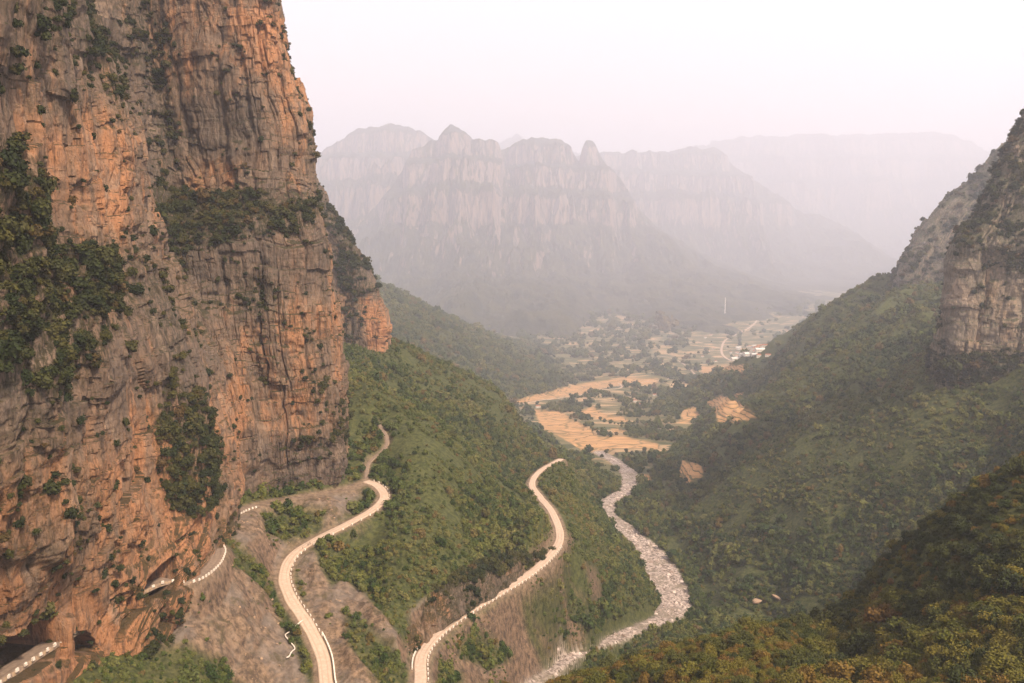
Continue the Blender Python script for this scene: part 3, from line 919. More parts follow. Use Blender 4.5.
def road(name, L, hw, mat, lift=0.0, wvar=0.25):
    nrm = side_vec(L)
    acr = np.array([-1.0, -1.0, -0.75, -0.42, 0, 0.42, 0.75, 1.0, 1.0])
    dz = np.array([-1.6, 0, 0.03, 0.05, 0.08, 0.05, 0.03, 0, -1.6])
    w = hw + wvar * vnoise(np.stack([np.arange(len(L)) / 7.0, np.zeros(len(L)), np.zeros(len(L))], -1), 4)
    V = np.zeros((len(L), 9, 3))
    V[..., :2] = L[:, None, :2] + nrm[:, None, :] * (acr[None, :, None] * w[:, None, None])
    V[..., 2] = L[:, None, 2] + dz[None] + lift
    me = make_mesh(name, V.reshape(-1, 3), grid_faces(len(L), 9), [mat], attrs=dict(across=np.repeat(acr[None], len(L), 0)))
    return structure(link(name, me))

road('road', np.concatenate([ROAD_UP, ROAD_LOW[2:]]), 3.2, ROAD_M)
cl0 = int(np.argmin(np.abs(proj(ROAD_CLIFF)[0] - 256) + np.abs(proj(ROAD_CLIFF)[1] - 506)))
road('road', ROAD_CLIFF[cl0:], 3.3, ROAD_D)
road('track', TRACK, 1.5, ROAD_D, 0.05)

def drape(c, step=6, lift=0.5):
    a = np.array(c, float)
    P = np.array([hit(px, py, y0, y1) for px, py, y0, y1 in c])
    L = even(P, step)
    L[:, 2] = terr_z(L[:, 0], L[:, 1]) + lift
    k = np.ones(7) / 7
    zz = np.convolve(np.pad(L[:, 2], 3, 'edge'), k, 'valid')
    L[:, 2] = np.maximum(zz, L[:, 2] - 0.2)
    return L
VAL = 600
road('road', drape([(516,404,VAL,1300),(530,402,VAL,1300),(560,398,VAL,1300),(585,394,VAL,1400),(612,389,VAL,1500),(622,387,VAL,1500),(619,383,VAL,1500)], 6, 0.7), 3.4, ROAD_M)
road('road', drape([(733,361,1100,2000),(724,356,1100,2000),(722,348,1100,2200),(726,340,1100,2300),(738,334,1100,2400),(750,327,1100,2500),(757,320,1200,2600),(750,316,1200,2700)], 9, 1.2), 6.5, ROAD_M, wvar=0.8)
road('road', drape([(600,388,VAL,2000),(640,383,VAL,2000),(668,379,VAL,2000),(666,370,VAL,2000),(663,366,VAL,2000)], 7, 0.8), 3.0, ROAD_M)
road('road', drape([(640,355,VAL,2600),(680,362,VAL,2600),(733,361,VAL,2600)], 9, 1.0), 3.6, ROAD_M)
road('track', drape([(652,519,300,800),(650,506,300,800),(655,497,300,800),(660,490,300,900)], 3, 0.3), 2.2, ROAD_D)

# ---------------------------------------------------------------- small meshes
def ico(sub):
    import bmesh
    bm = bmesh.new()
    bmesh.ops.create_icosphere(bm, subdivisions=sub, radius=1.0)
    v = np.array([q.co[:] for q in bm.verts])
    f = np.array([[q.index for q in fc.verts] for fc in bm.faces])
    bm.free()
    return v, f

def leaf_material(name, cols, inst=True):
    t = NT(name)
    oi = t.n('ShaderNodeObjectInfo')
    r = oi.outputs['Random']
    ln = t.noise((0.012, 0.012, 0.012), 4, 0.6, vec=oi.outputs['Location'])
    a = t.mix(t.ramp(r, 0.0, 0.9), cols[0], cols[1])
    a = t.mix(t.math('MULTIPLY', t.ramp(t.math('ADD', t.math('MULTIPLY', r, 0.30), ln), 0.58, 0.84), 0.85), a, cols[2])
    wn_ = t.n('ShaderNodeTexWhiteNoise')
    wn_.noise_dimensions = '1D'
    t.put(wn_.inputs['W'], t.math('MULTIPLY', r, 91.7))
    a = t.mix(t.ramp(wn_.outputs['Value'], 0.90, 0.97), a, cols[3])
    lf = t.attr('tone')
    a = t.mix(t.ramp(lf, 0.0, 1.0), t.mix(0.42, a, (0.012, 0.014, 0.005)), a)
    t.color(a)
    t.b.inputs['Roughness'].default_value = 0.7
    return t.m
# dark green, olive, yellow-olive, rust
LEAF_HILL = leaf_material('hill_foliage', [(0.024, 0.046, 0.008), (0.066, 0.088, 0.017), (0.130, 0.130, 0.028), (0.135, 0.088, 0.024)])
LEAF_RIDGE = leaf_material('ridge_foliage', [(0.070, 0.092, 0.022), (0.115, 0.125, 0.034), (0.165, 0.148, 0.044), (0.14, 0.10, 0.034)])
LEAF_CLIFF = leaf_material('cliff_foliage', [(0.016, 0.025, 0.007), (0.038, 0.044, 0.011), (0.075, 0.066, 0.018), (0.085, 0.052, 0.018)])
LEAF_NEAR = leaf_material('near_foliage', [(0.026, 0.038, 0.007), (0.062, 0.070, 0.012), (0.115, 0.095, 0.016), (0.130, 0.070, 0.014)])
LEAF_OLIVE = leaf_material('olive_foliage', [(0.066, 0.072, 0.010), (0.125, 0.112, 0.016), (0.145, 0.115, 0.018), (0.110, 0.095, 0.016)])
LEAF_RUST = leaf_material('rust_foliage', [(0.125, 0.076, 0.014), (0.165, 0.104, 0.018), (0.150, 0.090, 0.018), (0.130, 0.070, 0.015)])
LEAF_DARK = leaf_material('dark_foliage', [(0.028, 0.038, 0.009), (0.054, 0.060, 0.013), (0.068, 0.070, 0.015), (0.050, 0.056, 0.012)])
LEAF_TREE = leaf_material('valley_foliage', [(0.030, 0.042, 0.016), (0.055, 0.062, 0.022), (0.085, 0.080, 0.028), (0.07, 0.06, 0.025)])
bk = NT('bark')
bk.color(bk.mix(bk.noise((3, 3, 0.6), 4), (0.06, 0.045, 0.03), (0.13, 0.10, 0.075)))
BARK = bk.m

def crown_arrays(seed, nleaf, leaf, lobes=7, flat=0.8, core=True, drop=0.25, spread=False):
    """unit crown (radius about 1, base at z=0): lobes of leaf faces round a dim core"""
    r = np.random.default_rng(seed)
    V, Fc, T = [], [], []
    nv = 0
    cs_ = []
    for i in range(lobes):
        a = r.uniform(0, 2 * math.pi)
        rad = r.uniform(0.0, 0.62) if i else 0
        rr = r.uniform(0.34, 0.56)
        if spread:
            rad, rr = r.uniform(0.1, 0.85), r.uniform(0.20, 0.46)
        cs_.append((rad * math.cos(a), rad * math.sin(a), r.uniform(0.45, 1.15) * flat, rr))
    cs_ = np.array(cs_)
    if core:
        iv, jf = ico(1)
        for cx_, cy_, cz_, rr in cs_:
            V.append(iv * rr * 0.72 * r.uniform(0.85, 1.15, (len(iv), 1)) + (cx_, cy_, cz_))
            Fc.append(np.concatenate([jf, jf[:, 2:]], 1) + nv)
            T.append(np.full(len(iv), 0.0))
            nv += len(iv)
    pick = r.choice(lobes, nleaf, p=cs_[:, 3] ** 2 / (cs_[:, 3] ** 2).sum())
    n = r.normal(size=(nleaf, 3))
    n /= np.linalg.norm(n, axis=1, keepdims=True)
    n[:, 2] = np.where(n[:, 2] < -0.5, -n[:, 2], n[:, 2])
    c = cs_[pick, :3] + n * cs_[pick, 3:4] * (1.06 - drop * r.random((nleaf, 1)) ** 2 + (0.45 if spread else 0.16) * r.random((nleaf, 1)) ** 4)
    m = n + 0.75 * r.normal(size=(nleaf, 3))
    m[:, 2] += 0.35
    m /= np.linalg.norm(m, axis=1, keepdims=True)
    t1 = np.cross(m, r.normal(size=(nleaf, 3)))
    t1 /= np.linalg.norm(t1, axis=1, keepdims=True)
    t2 = np.cross(m, t1)
    s1 = leaf * r.uniform(0.6, 1.35, (nleaf, 1))
    s2 = s1 * r.uniform(0.5, 0.9, (nleaf, 1))
    q = np.stack([c - t1 * s1, c - t2 * s2, c + t1 * s1, c + t2 * s2], 1).reshape(-1, 3)
    V.append(q)
    Fc.append(np.arange(nleaf * 4).reshape(-1, 4) + nv)
    T.append(np.repeat(np.clip(r.uniform(0.35, 1.15, nleaf), 0, 1), 4))
    V, Fc, T = np.concatenate(V), np.concatenate(Fc), np.concatenate(T)
    V[:, 2] -= V[:, 2].min() * 0.5
    return V, Fc, T

def crown_mesh(name, seed, nleaf, leaf, mat, scale=(1, 1, 1), stems=0, **kw):
    V, Fc, T = crown_arrays(seed, nleaf, leaf, **kw)
    tri = Fc.copy()
    # core faces are stored as degenerate quads: keep them triangles by splitting into two meshes' worth of loops
    me = bpy.data.meshes.new(name)
    faces = [tuple(f) if f[2] != f[3] else tuple(f[:3]) for f in tri.tolist()]
    V = V * np.array(scale)
    vv = V.tolist()
    nm = len(faces)
    if stems:
        r = np.random.default_rng(seed + 5)
        for i in range(stems):
            a = r.uniform(0, 6.28)
            e = np.array([0.45 * math.cos(a), 0.45 * math.sin(a), 0.75])
            b0 = len(vv)
            for lvl, (p, w) in enumerate(((np.array([0, 0, -0.25]), 0.05), (e * 0.5, 0.035), (e, 0.015))):
                for q in range(5):
                    an = q * 2 * math.pi / 5
                    vv.append((p + np.array([w * math.cos(an), w * math.sin(an), 0])).tolist())
            for lvl in range(2):
                for q in range(5):
                    faces.append((b0 + lvl * 5 + q, b0 + lvl * 5 + (q + 1) % 5, b0 + lvl * 5 + 5 + (q + 1) % 5, b0 + lvl * 5 + 5 + q))
    me.from_pydata(vv, [], faces)
    me.materials.append(mat)
    if stems:
        me.materials.append(BARK)
        me.polygons.foreach_set('material_index', np.array([0] * nm + [1] * (len(faces) - nm), np.int32))
    tone = np.concatenate([T, np.full(len(vv) - len(T), 0.5)])
    a = me.attributes.new('tone', 'FLOAT', 'POINT')
    a.data.foreach_set('value', tone.astype(np.float32))
    return me

def rock_mesh(name, seed, sub, mat):
    v, f = ico(sub)
    r = np.random.default_rng(seed)
    s = 1 + 0.28 * fbm(v * 1.1 + seed * 3.1, 3, seed)
    v = v * s[:, None]
    for _ in range(13):                                     # flat broken faces
        n = r.normal(size=3)
        n /= np.linalg.norm(n)
        d = v @ n
        lim = r.uniform(0.50, 0.82)
        v = v - np.where(d > lim, d - lim, 0)[:, None] * n
    v = v * np.array([1, r.uniform(0.65, 0.95), r.uniform(0.5, 0.8)])
    return make_mesh(name, v, f, [mat], smooth=False)

def instancer(name, P, scale, rot, var, meshes, kind='stuff'):
    """points carrying copies of the given meshes"""
    col = bpy.data.collections.new(name + '_sources')
    for i, m in enumerate(meshes):
        o = bpy.data.objects.new(f'{m.name}_{i:02d}', m)
        col.objects.link(o)
    me = bpy.data.meshes.new(name)
    me.vertices.add(len(P))
    me.vertices.foreach_set('co', np.asarray(P, np.float32).ravel())
    for an, tp, key, av in (('scl', 'FLOAT_VECTOR', 'vector', scale), ('rot', 'FLOAT_VECTOR', 'vector', rot)):
        a = me.attributes.new(an, tp, 'POINT')
        a.data.foreach_set(key, np.asarray(av, np.float32).ravel())
    a = me.attributes.new('var', 'INT', 'POINT')
    a.data.foreach_set('value', np.asarray(var, np.int32))
    for m in meshes[:1]:
        me.materials.append(m.materials[0])
    o = link(name, me)
    o['kind'] = kind
    ng = bpy.data.node_groups.new(name, 'GeometryNodeTree')
    ng.interface.new_socket('Geometry', in_out='INPUT', socket_type='NodeSocketGeometry')
    ng.interface.new_socket('Geometry', in_out='OUTPUT', socket_type='NodeSocketGeometry')
    N_ = ng.nodes
    gi, go = N_.new('NodeGroupInput'), N_.new('NodeGroupOutput')
    ip = N_.new('GeometryNodeInstanceOnPoints')
    ci = N_.new('GeometryNodeCollectionInfo')
    ci.inputs['Collection'].default_value = col
    ci.inputs['Separate Children'].default_value = True
    ci.inputs['Reset Children'].default_value = True
    ip.inputs['Pick Instance'].default_value = True
    def na(nm, tp):
        q = N_.new('GeometryNodeInputNamedAttribute')
        q.data_type = tp
        q.inputs['Name'].default_value = nm
        return [s_ for s_ in q.outputs if s_.enabled and s_.name == 'Attribute'][0]
    e2r = N_.new('FunctionNodeEulerToRotation')
    ng.links.new(na('rot', 'FLOAT_VECTOR'), e2r.inputs[0])
    ng.links.new(gi.outputs[0], ip.inputs['Points'])
    ng.links.new(ci.outputs[0], ip.inputs['Instance'])
    ng.links.new(na('var', 'INT'), ip.inputs['Instance Index'])
    ng.links.new(e2r.outputs[0], ip.inputs['Rotation'])
    ng.links.new(na('scl', 'FLOAT_VECTOR'), ip.inputs['Scale'])
    ng.links.new(ip.outputs[0], go.inputs[0])
    mod = o.modifiers.new('scatter', 'NODES')
    mod.node_group = ng
    return o

# ---------------------------------------------------------------- vegetation of the slopes
ds = (s_ax[1] - s_ax[0])
dl = LY[1] - LY[0]
sl = np.clip(1 / np.clip(np.abs(T_N[..., 2]), 0.2, 1), 1, 4.5)
sp = np.maximum(np.where(TY < 250 * S, 2.7, 3.5), TY * 3.9 / F)
area = ds * TY * dl * TY * sl
vmid = (TZ < 90) * sstep(W(640), W(700), TY / S) * sstep(1.0, 0.5, slope / 0.25)          # open valley floor
clump = fbm(np.stack([TX / 60, TY / 60, TX * 0], -1), 4, 61)
dens = np.clip(veg, 0, 1) ** 1.5 * (1 - sstep(9.0, 5.5, road_d) * sstep(6, 2.5, road_dz)) * np.where((TY < 390 * S) & (TZ - bed < 7), sstep(0.9, 1.35, rd / rw), 1)
dens = dens * np.where(vmid > 0.3, sstep(0.02, 0.30, clump) * 0.8, 1.0)
gap = fbm(np.stack([TX / 22, TY / 22, TX * 0], -1), 3, 62)
dens = dens * np.where(TY > 260 * S, sstep(-0.46, -0.16, gap), 1.15)
ridge = sstep(0.15, 0.9, CURV + 0.35 * fbm(np.stack([TX / 40, TY / 40, TX * 0], -1), 3, 64))
dens = dens * (1 - 0.25 * ridge)
exp_n = area / sp ** 2 * dens * 1.15
vis = (HID < 22) & (FPX > -70) & (FPX < 1190) & (FPY < 760) & (TY < W(2500) * S)
vis &= ~((FPX < 215) & (TY > 262 * S)) & ~((FPX < 345) & (TY > 320 * S) & (FPX < 215 + (TY / S - 262)))
exp_n = np.where(vis, exp_n, 0)
# a sparse cover of grass and low scrub on the scree
cnt = rng.poisson(exp_n)
sc_n = np.where(vis & (TY < 420 * S), area / 3.0 ** 2 * scree * sstep(0.05, 0.45, fbm(np.stack([TX / 16, TY / 16, TX * 0], -1), 4, 63)) * (1 - dirt) * np.where(FPX > 425, 1.1, 0.5), 0)
cnt_s = rng.poisson(sc_n)
def scatter(cn):
    i, j = np.nonzero(cn)
    k = cn[i, j]
    i, j = np.repeat(i, k), np.repeat(j, k)
    fi = np.clip(i + rng.uniform(-0.5, 0.5, len(i)), 0, NR - 1.01)
    fj = np.clip(j + rng.uniform(-0.5, 0.5, len(j)), 0, NC - 1.01)
    y = np.exp(ly0 + fi / (NR - 1) * (ly1 - ly0))
    x = (s_ax[0] + fj / (NC - 1) * (s_ax[-1] - s_ax[0])) * y
    global last_ij
    last_ij = (i, j)
    return np.stack([x, y, terr_z(x, y)], -1), sp[i, j]
VP, vsp = scatter(cnt)
v_rid, v_cur = ridge[last_ij], CURV[last_ij]
tall = fbm(VP / 35.0, 3, 71)
vsz = vsp * (0.62 + 0.22 * tall) * np.exp(rng.normal(-0.03, 0.34, len(VP))) * np.where((rng.random(len(VP)) < 0.05) & (VP[:, 1] > 260 * S), 1.5, 1.0) * 1.05 * (1.0 - 0.22 * v_rid + 0.18 * sstep(0.0, -0.8, v_cur))
vpx, vpy = proj(VP)
near = (vpx > 500) & (VP[:, 1] < 240 * S)
print('hill shrubs', len(VP), 'near', near.sum())

def rz(n):
    r_ = np.zeros((n, 3))
    r_[:, 2] = rng.uniform(0, 6.283, n)
    r_[:, :2] = rng.normal(0, 0.12, (n, 2))
    return r_
def sc3(s_, lo=0.8, hi=1.25):
    z_ = rng.uniform(lo, hi, len(s_))
    return np.stack([s_, s_ * rng.uniform(0.85, 1.15, len(s_)), s_ * z_], -1)

hill_meshes = [crown_mesh('hill_shrub', 300 + i, 150, 0.17, LEAF_HILL, lobes=6 + i % 3) for i in range(7)]
hill_meshes += [crown_mesh('ridge_shrub', 320 + i, 130, 0.17, LEAF_RIDGE, lobes=6 + i % 3, flat=0.7) for i in range(4)]
vvar = np.where(rng.random(len(VP)) < 0.08 + 0.72 * v_rid, 7 + rng.integers(0, 4, len(VP)), rng.integers(0, 7, len(VP)))
far_m = ~near
instancer('woodland', VP[far_m] - (0, 0, 0.2), sc3(vsz[far_m]), rz(far_m.sum()), vvar[far_m], hill_meshes)
SP_, _ = scatter(cnt_s)
keep = rng.random(len(SP_)) < min(1, 16000 / max(1, len(SP_)))
SP_ = SP_[keep]
print('scree scrub', len(SP_))
scrub_meshes = [crown_mesh('low_scrub', 340 + i, 90, 0.22, LEAF_HILL, lobes=5, flat=0.55) for i in range(3)]
instancer('undergrowth', SP_ - (0, 0, 0.15), sc3(np.exp(rng.normal(-0.1, 0.4, len(SP_))) * 1.0, 0.6, 0.9), rz(len(SP_)), rng.integers(0, 3, len(SP_)), scrub_meshes)

# the scrub of the near slope: the largest 290 are single shrubs, the rest one mass
kinds = [('shrub', LEAF_OLIVE, 'yellow-olive leafy shrub in the dense scrub of the nearest slope', 'yellow-olive shrubs of the near slope'),
         ('shrub', LEAF_RUST, 'rust-brown autumn shrub in the dense scrub of the nearest slope', 'rust-brown shrubs of the near slope'),
         ('shrub', LEAF_DARK, 'dark green bushy shrub in the dense scrub of the nearest slope', 'dark green shrubs of the near slope'),
         ('shrub', LEAF_NEAR, 'mid green shrub with mixed leaves in the dense scrub of the nearest slope', 'mixed green shrubs of the near slope')]
near_meshes = [[crown_mesh('shrub', 400 + 10 * k + i, 1500, 0.075, m_[1], lobes=11, stems=4, flat=0.8, spread=True) for i in range(3)] for k, m_ in enumerate(kinds)]
NP, NS = VP[near], vsz[near]
hue = fbm(NP / 14.0, 3, 81) + rng.normal(0, 0.20, len(NP))
low = sstep(560, 640, vpy[near])                                     # the strip below the dark knoll is more autumnal
kd = np.where(hue > 0.88 - 0.22 * low, 1, np.where(hue > 0.12 - 0.34 * low, 0, np.where(hue < -0.06 - 0.16 * low, 2, 3)))
kd = np.where((low < 0.5) & (rng.random(len(NP)) < 0.35), 2, kd)
seen = np.nonzero((vpx[near] > 535) & (vpx[near] < 1035) & (vpy[near] < 688))[0]
hidv = np.array([HID[int(np.clip((math.log(p[1]) - ly0) / (ly1 - ly0) * (NR - 1), 0, NR - 1)), int(np.clip((p[0] / p[1] - s_ax[0]) / (s_ax[-1] - s_ax[0]) * (NC - 1), 0, NC - 1))] for p in NP[seen]])
seen = seen[hidv < 3]
order = seen[np.argsort(-(NS[seen] / NP[seen, 1]))][:285]
single = np.zeros(len(NP), bool)
single[order] = True
for i in order:
    nm, m_, lab, grp = kinds[kd[i]]
    o = bpy.data.objects.new('shrub', near_meshes[kd[i]][int(rng.integers(0, 3))])
    SC.collection.objects.link(o)
    o.location = NP[i] - (0, 0, 0.15)
    s_ = NS[i] * 1.12
    o.scale = (s_, s_ * rng.uniform(0.85, 1.15), s_ * rng.uniform(0.85, 1.3))
    o.rotation_euler = (rng.normal(0, 0.1), rng.normal(0, 0.1), rng.uniform(0, 6.28))
    tag(o, lab, 'shrub', grp)
rest_ = ~single
flat_meshes = [m_ for l_ in near_meshes for m_ in l_]
instancer('scrub', NP[rest_] - (0, 0, 0.15), sc3(NS[rest_] * 1.12), rz(rest_.sum()), kd[rest_] * 3 + rng.integers(0, 3, rest_.sum()), flat_meshes)

# ---------------------------------------------------------------- vegetation on the cliffs
cliff_meshes = [crown_mesh('cliff_shrub', 500 + i, 260, 0.14, LEAF_CLIFF, lobes=6 + i % 3, flat=0.75) for i in range(6)]
CP_, CS_ = [], []
for ci_, (o, P, N, vg, px, py) in enumerate(CLIFFS):
    dn = np.cross(np.diff(P, axis=1)[:-1], np.diff(P, axis=0)[:, :-1])
    ar = np.linalg.norm(np.cross(np.diff(P, axis=1)[:-1], np.diff(P, axis=0)[:, :-1]), axis=-1)
    depth = P[:-1, :-1, 1]
    sp_ = np.maximum(2.7, depth * 3.6 / F)
    cl_ = fbm(P[:-1, :-1] / np.array([9, 9, 7]) / max(1, ci_ * 0.5), 3, 900 + ci_)
    up_ = np.abs(dn[..., 2]) / (ar + 1e-9)
    w_ = np.clip(vg[:-1, :-1], 0, 1)
    p_ = sstep(0.78 - 0.80 * w_, 1.05 - 0.80 * w_, cl_ * 1.15 + 0.35 + 0.35 * up_) * w_
    p_ = np.maximum(p_, 0.35 * sstep(0.35, 0.7, up_) * sstep(-0.1, 0.3, cl_) + 0.02 * sstep(0.0, 0.3, cl_))
    base_a = np.minimum(ar, 25.0)
    n_ = base_a / sp_ ** 2 * p_ * 0.95
    n_ = np.where((px[:-1, :-1] > -60) & (px[:-1, :-1] < 1090) & (py[:-1, :-1] > -60) & (py[:-1, :-1] < 740), n_, 0)
    c_ = rng.poisson(n_)
    i, j = np.nonzero(c_)
    k = c_[i, j]
    i, j = np.repeat(i, k), np.repeat(j, k)
    CP_.append(P[i, j] + N[i, j] * 0.5 - (0, 0, 0.9))
    CS_.append(sp_[i, j] * np.exp(rng.normal(-0.42, 0.36, len(i))) * (0.8 + 0.45 * w_[i, j]))
    print('cliff', ci_, len(i))
CP_, CS_ = np.concatenate(CP_), np.concatenate(CS_)
instancer('cliff_vegetation', CP_, sc3(CS_, 0.7, 1.25), rz(len(CP_)), rng.integers(0, 6, len(CP_)), cliff_meshes)

# ---------------------------------------------------------------- rocks of the river and the scree
rk_ = NT('river_stone')
oi = rk_.n('ShaderNodeObjectInfo')
rn = rk_.noise((1.2, 1.2, 1.2), 5, 0.6)
rc = rk_.mix(oi.outputs['Random'], (0.24, 0.18, 0.15), (0.60, 0.50, 0.45))
rk_.color(rk_.mix(rk_.math('MULTIPLY', rk_.ramp(rn, 0.5, 0.7), 0.5), rc, (0.20, 0.15, 0.12)))
rk_.bump(rn, 0.3, 0.5)
STONE = rk_.m
rs_ = NT('scree_stone')
oi = rs_.n('ShaderNodeObjectInfo')
rn = rs_.noise((1.2, 1.2, 1.2), 5, 0.6)
rc = rs_.mix(oi.outputs['Random'], (0.15, 0.105, 0.075), (0.40, 0.27, 0.18))
rs_.color(rs_.mix(rs_.math('MULTIPLY', rs_.ramp(rn, 0.5, 0.7), 0.5), rc, (0.10, 0.07, 0.05)))
rs_.bump(rn, 0.3, 0.5)
SSTONE = rs_.m
river_rocks = [rock_mesh('river_boulder', 600 + i, 2, STONE) for i in range(5)]
scree_rocks = [rock_mesh('scree_boulder', 620 + i, 2, SSTONE) for i in range(5)]
rn_ = np.where((river > 0.35) & (HID < 10) & (TY < W(760) * S), area / np.maximum(2.2, TY * 2.2 / F) ** 2 * np.clip(river, 0, 1) * sstep(-0.5, 0.2, fbm(P3 / 16.0, 3, 65)) * 0.75, 0)
RP, _ = scatter(rng.poisson(rn_))
print('river stones', len(RP))
rsz = np.maximum(0.45, RP[:, 1] * 0.75 / F) * np.exp(rng.normal(-0.05, 0.58, len(RP)))
big = np.argsort(-rsz / RP[:, 1])[:70]
sing = np.zeros(len(RP), bool)
sing[big] = True
RR = rng.uniform(-0.5, 0.5, (len(RP), 3))
RR[:, 2] = rng.uniform(0, 6.28, len(RP))
instancer('rubble', RP[~sing], np.repeat(rsz[~sing, None], 3, 1), RR[~sing], rng.integers(0, 5, (~sing).sum()), river_rocks)
for i in big:
    o = bpy.data.objects.new('boulder', river_rocks[int(rng.integers(0, 5))])
    SC.collection.objects.link(o)
    o.location = RP[i]
    o.scale = [min(rsz[i] * 1.25, 3.2)] * 3
    o.rotation_euler = RR[i]
    tag(o, 'large pale pinkish boulder lying in the stony riverbed of the gorge', 'boulder', 'large boulders in the riverbed')
sn_ = np.where((scree > 0.4) & (HID < 8) & (TY < 330 * S) & (FPX > 100), area / 1.7 ** 2 * scree * (1 - dirt) * sstep(0.0, 0.5, fbm(P3 / 12.0, 3, 66)) * 0.16, 0)
QP, _ = scatter(rng.poisson(sn_))
qsz = 0.36 * np.exp(rng.normal(0, 0.5, len(QP)))
print('scree stones', len(QP))
QR = rng.uniform(-0.5, 0.5, (len(QP), 3))
instancer('scree_stones', QP, np.repeat(qsz[:, None], 3, 1), QR, rng.integers(0, 5, len(QP)), scree_rocks)
def place_rock(px, py, r_, mesh, lab, grp=None, y0=0, y1=1e9):
    p = hit(px, py, y0, y1)
    o = bpy.data.objects.new('boulder', mesh)
    SC.collection.objects.link(o)
    o.location = p + np.array([0, 0, r_ * (0.25 if r_ < 3 else 0.7)])
    o.scale = (r_, r_ * 0.8, r_ * (1 if r_ < 3 else 0.62))
    o.rotation_euler = (rng.uniform(-.3, .3), rng.uniform(-.3, .3), rng.uniform(0, 6.28))
    tag(o, lab, 'boulder', grp)
for px, py, r_ in ((283,612,1.6),(272,600,1.3),(254,618,1.1),(265,633,1.0),(240,608,1.0),(277,646,0.9),(235,640,1.1),(246,656,0.9),(228,622,0.9),(262,660,1.0),(280,665,0.8),(215,648,0.8),(298,606,0.7)):
    place_rock(px, py, r_, scree_rocks[int(rng.integers(0, 5))], 'tan boulder resting on the brown scree slope left of the upper road', 'boulders on the scree slope', 100, 260)
place_rock(755, 606, 7.0, scree_rocks[0], 'huge pale grey boulder below the wooded slope, larger of the pair', None, 300, 520)
place_rock(776, 599, 5.0, scree_rocks[2], 'pale grey boulder just above and beyond a huge one, smaller of the pair', None, 300, 540)
place_rock(562, 592, 1.4, scree_rocks[1], 'lone brown boulder on the eroded bank below the lower road', None, 200, 420)

# ---------------------------------------------------------------- guard blocks, parapet, pipe
wb = NT('whitewash')
wbn = wb.noise((1.5, 1.5, 1.5), 4, 0.6)
wb.color(wb.mix(wb.ramp(wbn, 0.40, 0.75), (0.72, 0.65, 0.58), (0.42, 0.33, 0.26)))
WHITE = wb.m
def block_mesh(lx, ly, lz, bv=0.07):
    import bmesh
    bm = bmesh.new()
    bmesh.ops.create_cube(bm, size=1.0)
    for v in bm.verts:
        top = v.co.z > 0
        v.co = (v.co.x * lx * (0.92 if top else 1), v.co.y * ly * (0.82 if top else 1), (v.co.z + 0.5) * lz - 0.25)
    bmesh.ops.bevel(bm, geom=list(bm.edges), offset=bv, segments=2, affect='EDGES')
    me = bpy.data.meshes.new('guard_block')
    bm.to_mesh(me)
    bm.free()
    me.materials.append(WHITE)
    return me
BLOCK = block_mesh(1.3, 0.7, 1.15)
def blocks(L, side, off, step, keep, lab, grp):
    nrm = side_vec(L)
    px, py = proj(L)
    acc, n = 0, 0
    for i in range(1, len(L)):
        acc += np.linalg.norm(L[i] - L[i - 1])
        if acc < step:
            continue
        acc = 0
        if not keep(px[i], py[i]):
            continue
        o = bpy.data.objects.new('guard_block', BLOCK)
        SC.collection.objects.link(o)
        d = L[min(i + 1, len(L) - 1)] - L[i - 1]
        j = rng.normal(0, 0.05, 2)
        o.location = (L[i, 0] + nrm[i, 0] * side * off + j[0], L[i, 1] + nrm[i, 1] * side * off + j[1], L[i, 2])
        o.rotation_euler = (rng.normal(0, 0.03), rng.normal(0, 0.03), math.atan2(d[1], d[0]) + rng.normal(0, 0.06))
        o.scale = (rng.uniform(0.9, 1.1), 1, rng.uniform(0.9, 1.12))
        tag(o, lab, 'guard block', grp)
        n += 1
    print(grp, n)
blocks(ROAD_UP, 1, 3.75, 3.4, lambda x, y: y < 506 or (x < 312 and 548 < y < 632) or (x > 300 and y > 610 and y < 640), 'whitewashed guard block on the outer edge of the upper winding road', 'guard blocks of the upper road')
blocks(ROAD_UP, 1, 3.75, 6.5, lambda x, y: 506 <= y <= 548 and x > 308, 'whitewashed guard block, widely spaced, along the upper road between its two bends', 'spaced guard blocks of the upper road')
blocks(ROAD_LOW, -1, 3.75, 3.5, lambda x, y: 545 < y < 690 and x > 415, 'whitewashed guard block on the valley edge of the lower winding road', 'guard blocks of the lower road')
blocks(ROAD_CLIFF, 1, 3.7, 2.6, lambda x, y: (225 < x < 254 and y < 524) or (186 < x < 222 and 534 < y < 590), 'whitewashed guard block on the outer edge of the ledge road at the cliff foot', 'guard blocks of the ledge road')
blocks(ROAD_CLIFF, 1, 3.7, 3.4, lambda x, y: (x < 66) or (146 < x < 180), 'whitewashed guard block in the mouth of a rock gallery in the orange cliff', 'guard blocks in the rock galleries')

def wall_strip(name, L, w, h0, h1, mat, lab, cat):
    nrm = side_vec(L)
    prof = [(-w, h0), (-w, h1), (-w * 0.6, h1 + 0.06), (w * 0.6, h1 + 0.06), (w, h1), (w, h0)]
    V = np.zeros((len(L), len(prof), 3))
    for k_, (a_, z_) in enumerate(prof):
        V[:, k_, :2] = L[:, :2] + nrm * a_
        V[:, k_, 2] = L[:, 2] + z_
    f = grid_faces(len(L), len(prof)).tolist()
    n0 = len(prof)
    me = bpy.data.meshes.new(name)
    me.from_pydata(V.reshape(-1, 3).tolist(), [], f + [list(range(n0)), [(len(L) - 1) * n0 + q for q in range(n0)][::-1]])
    me.materials.append(mat)
    return tag(link(name, me), lab, cat)
pu = proj(ROAD_UP)
i0 = int(np.argmin(np.abs(pu[1] - 636) + (pu[0] < 300) * 99))
Lp = ROAD_UP[i0:].copy()
nn = side_vec(ROAD_UP)[i0:]
Lp[:, :2] += nn * 4.3
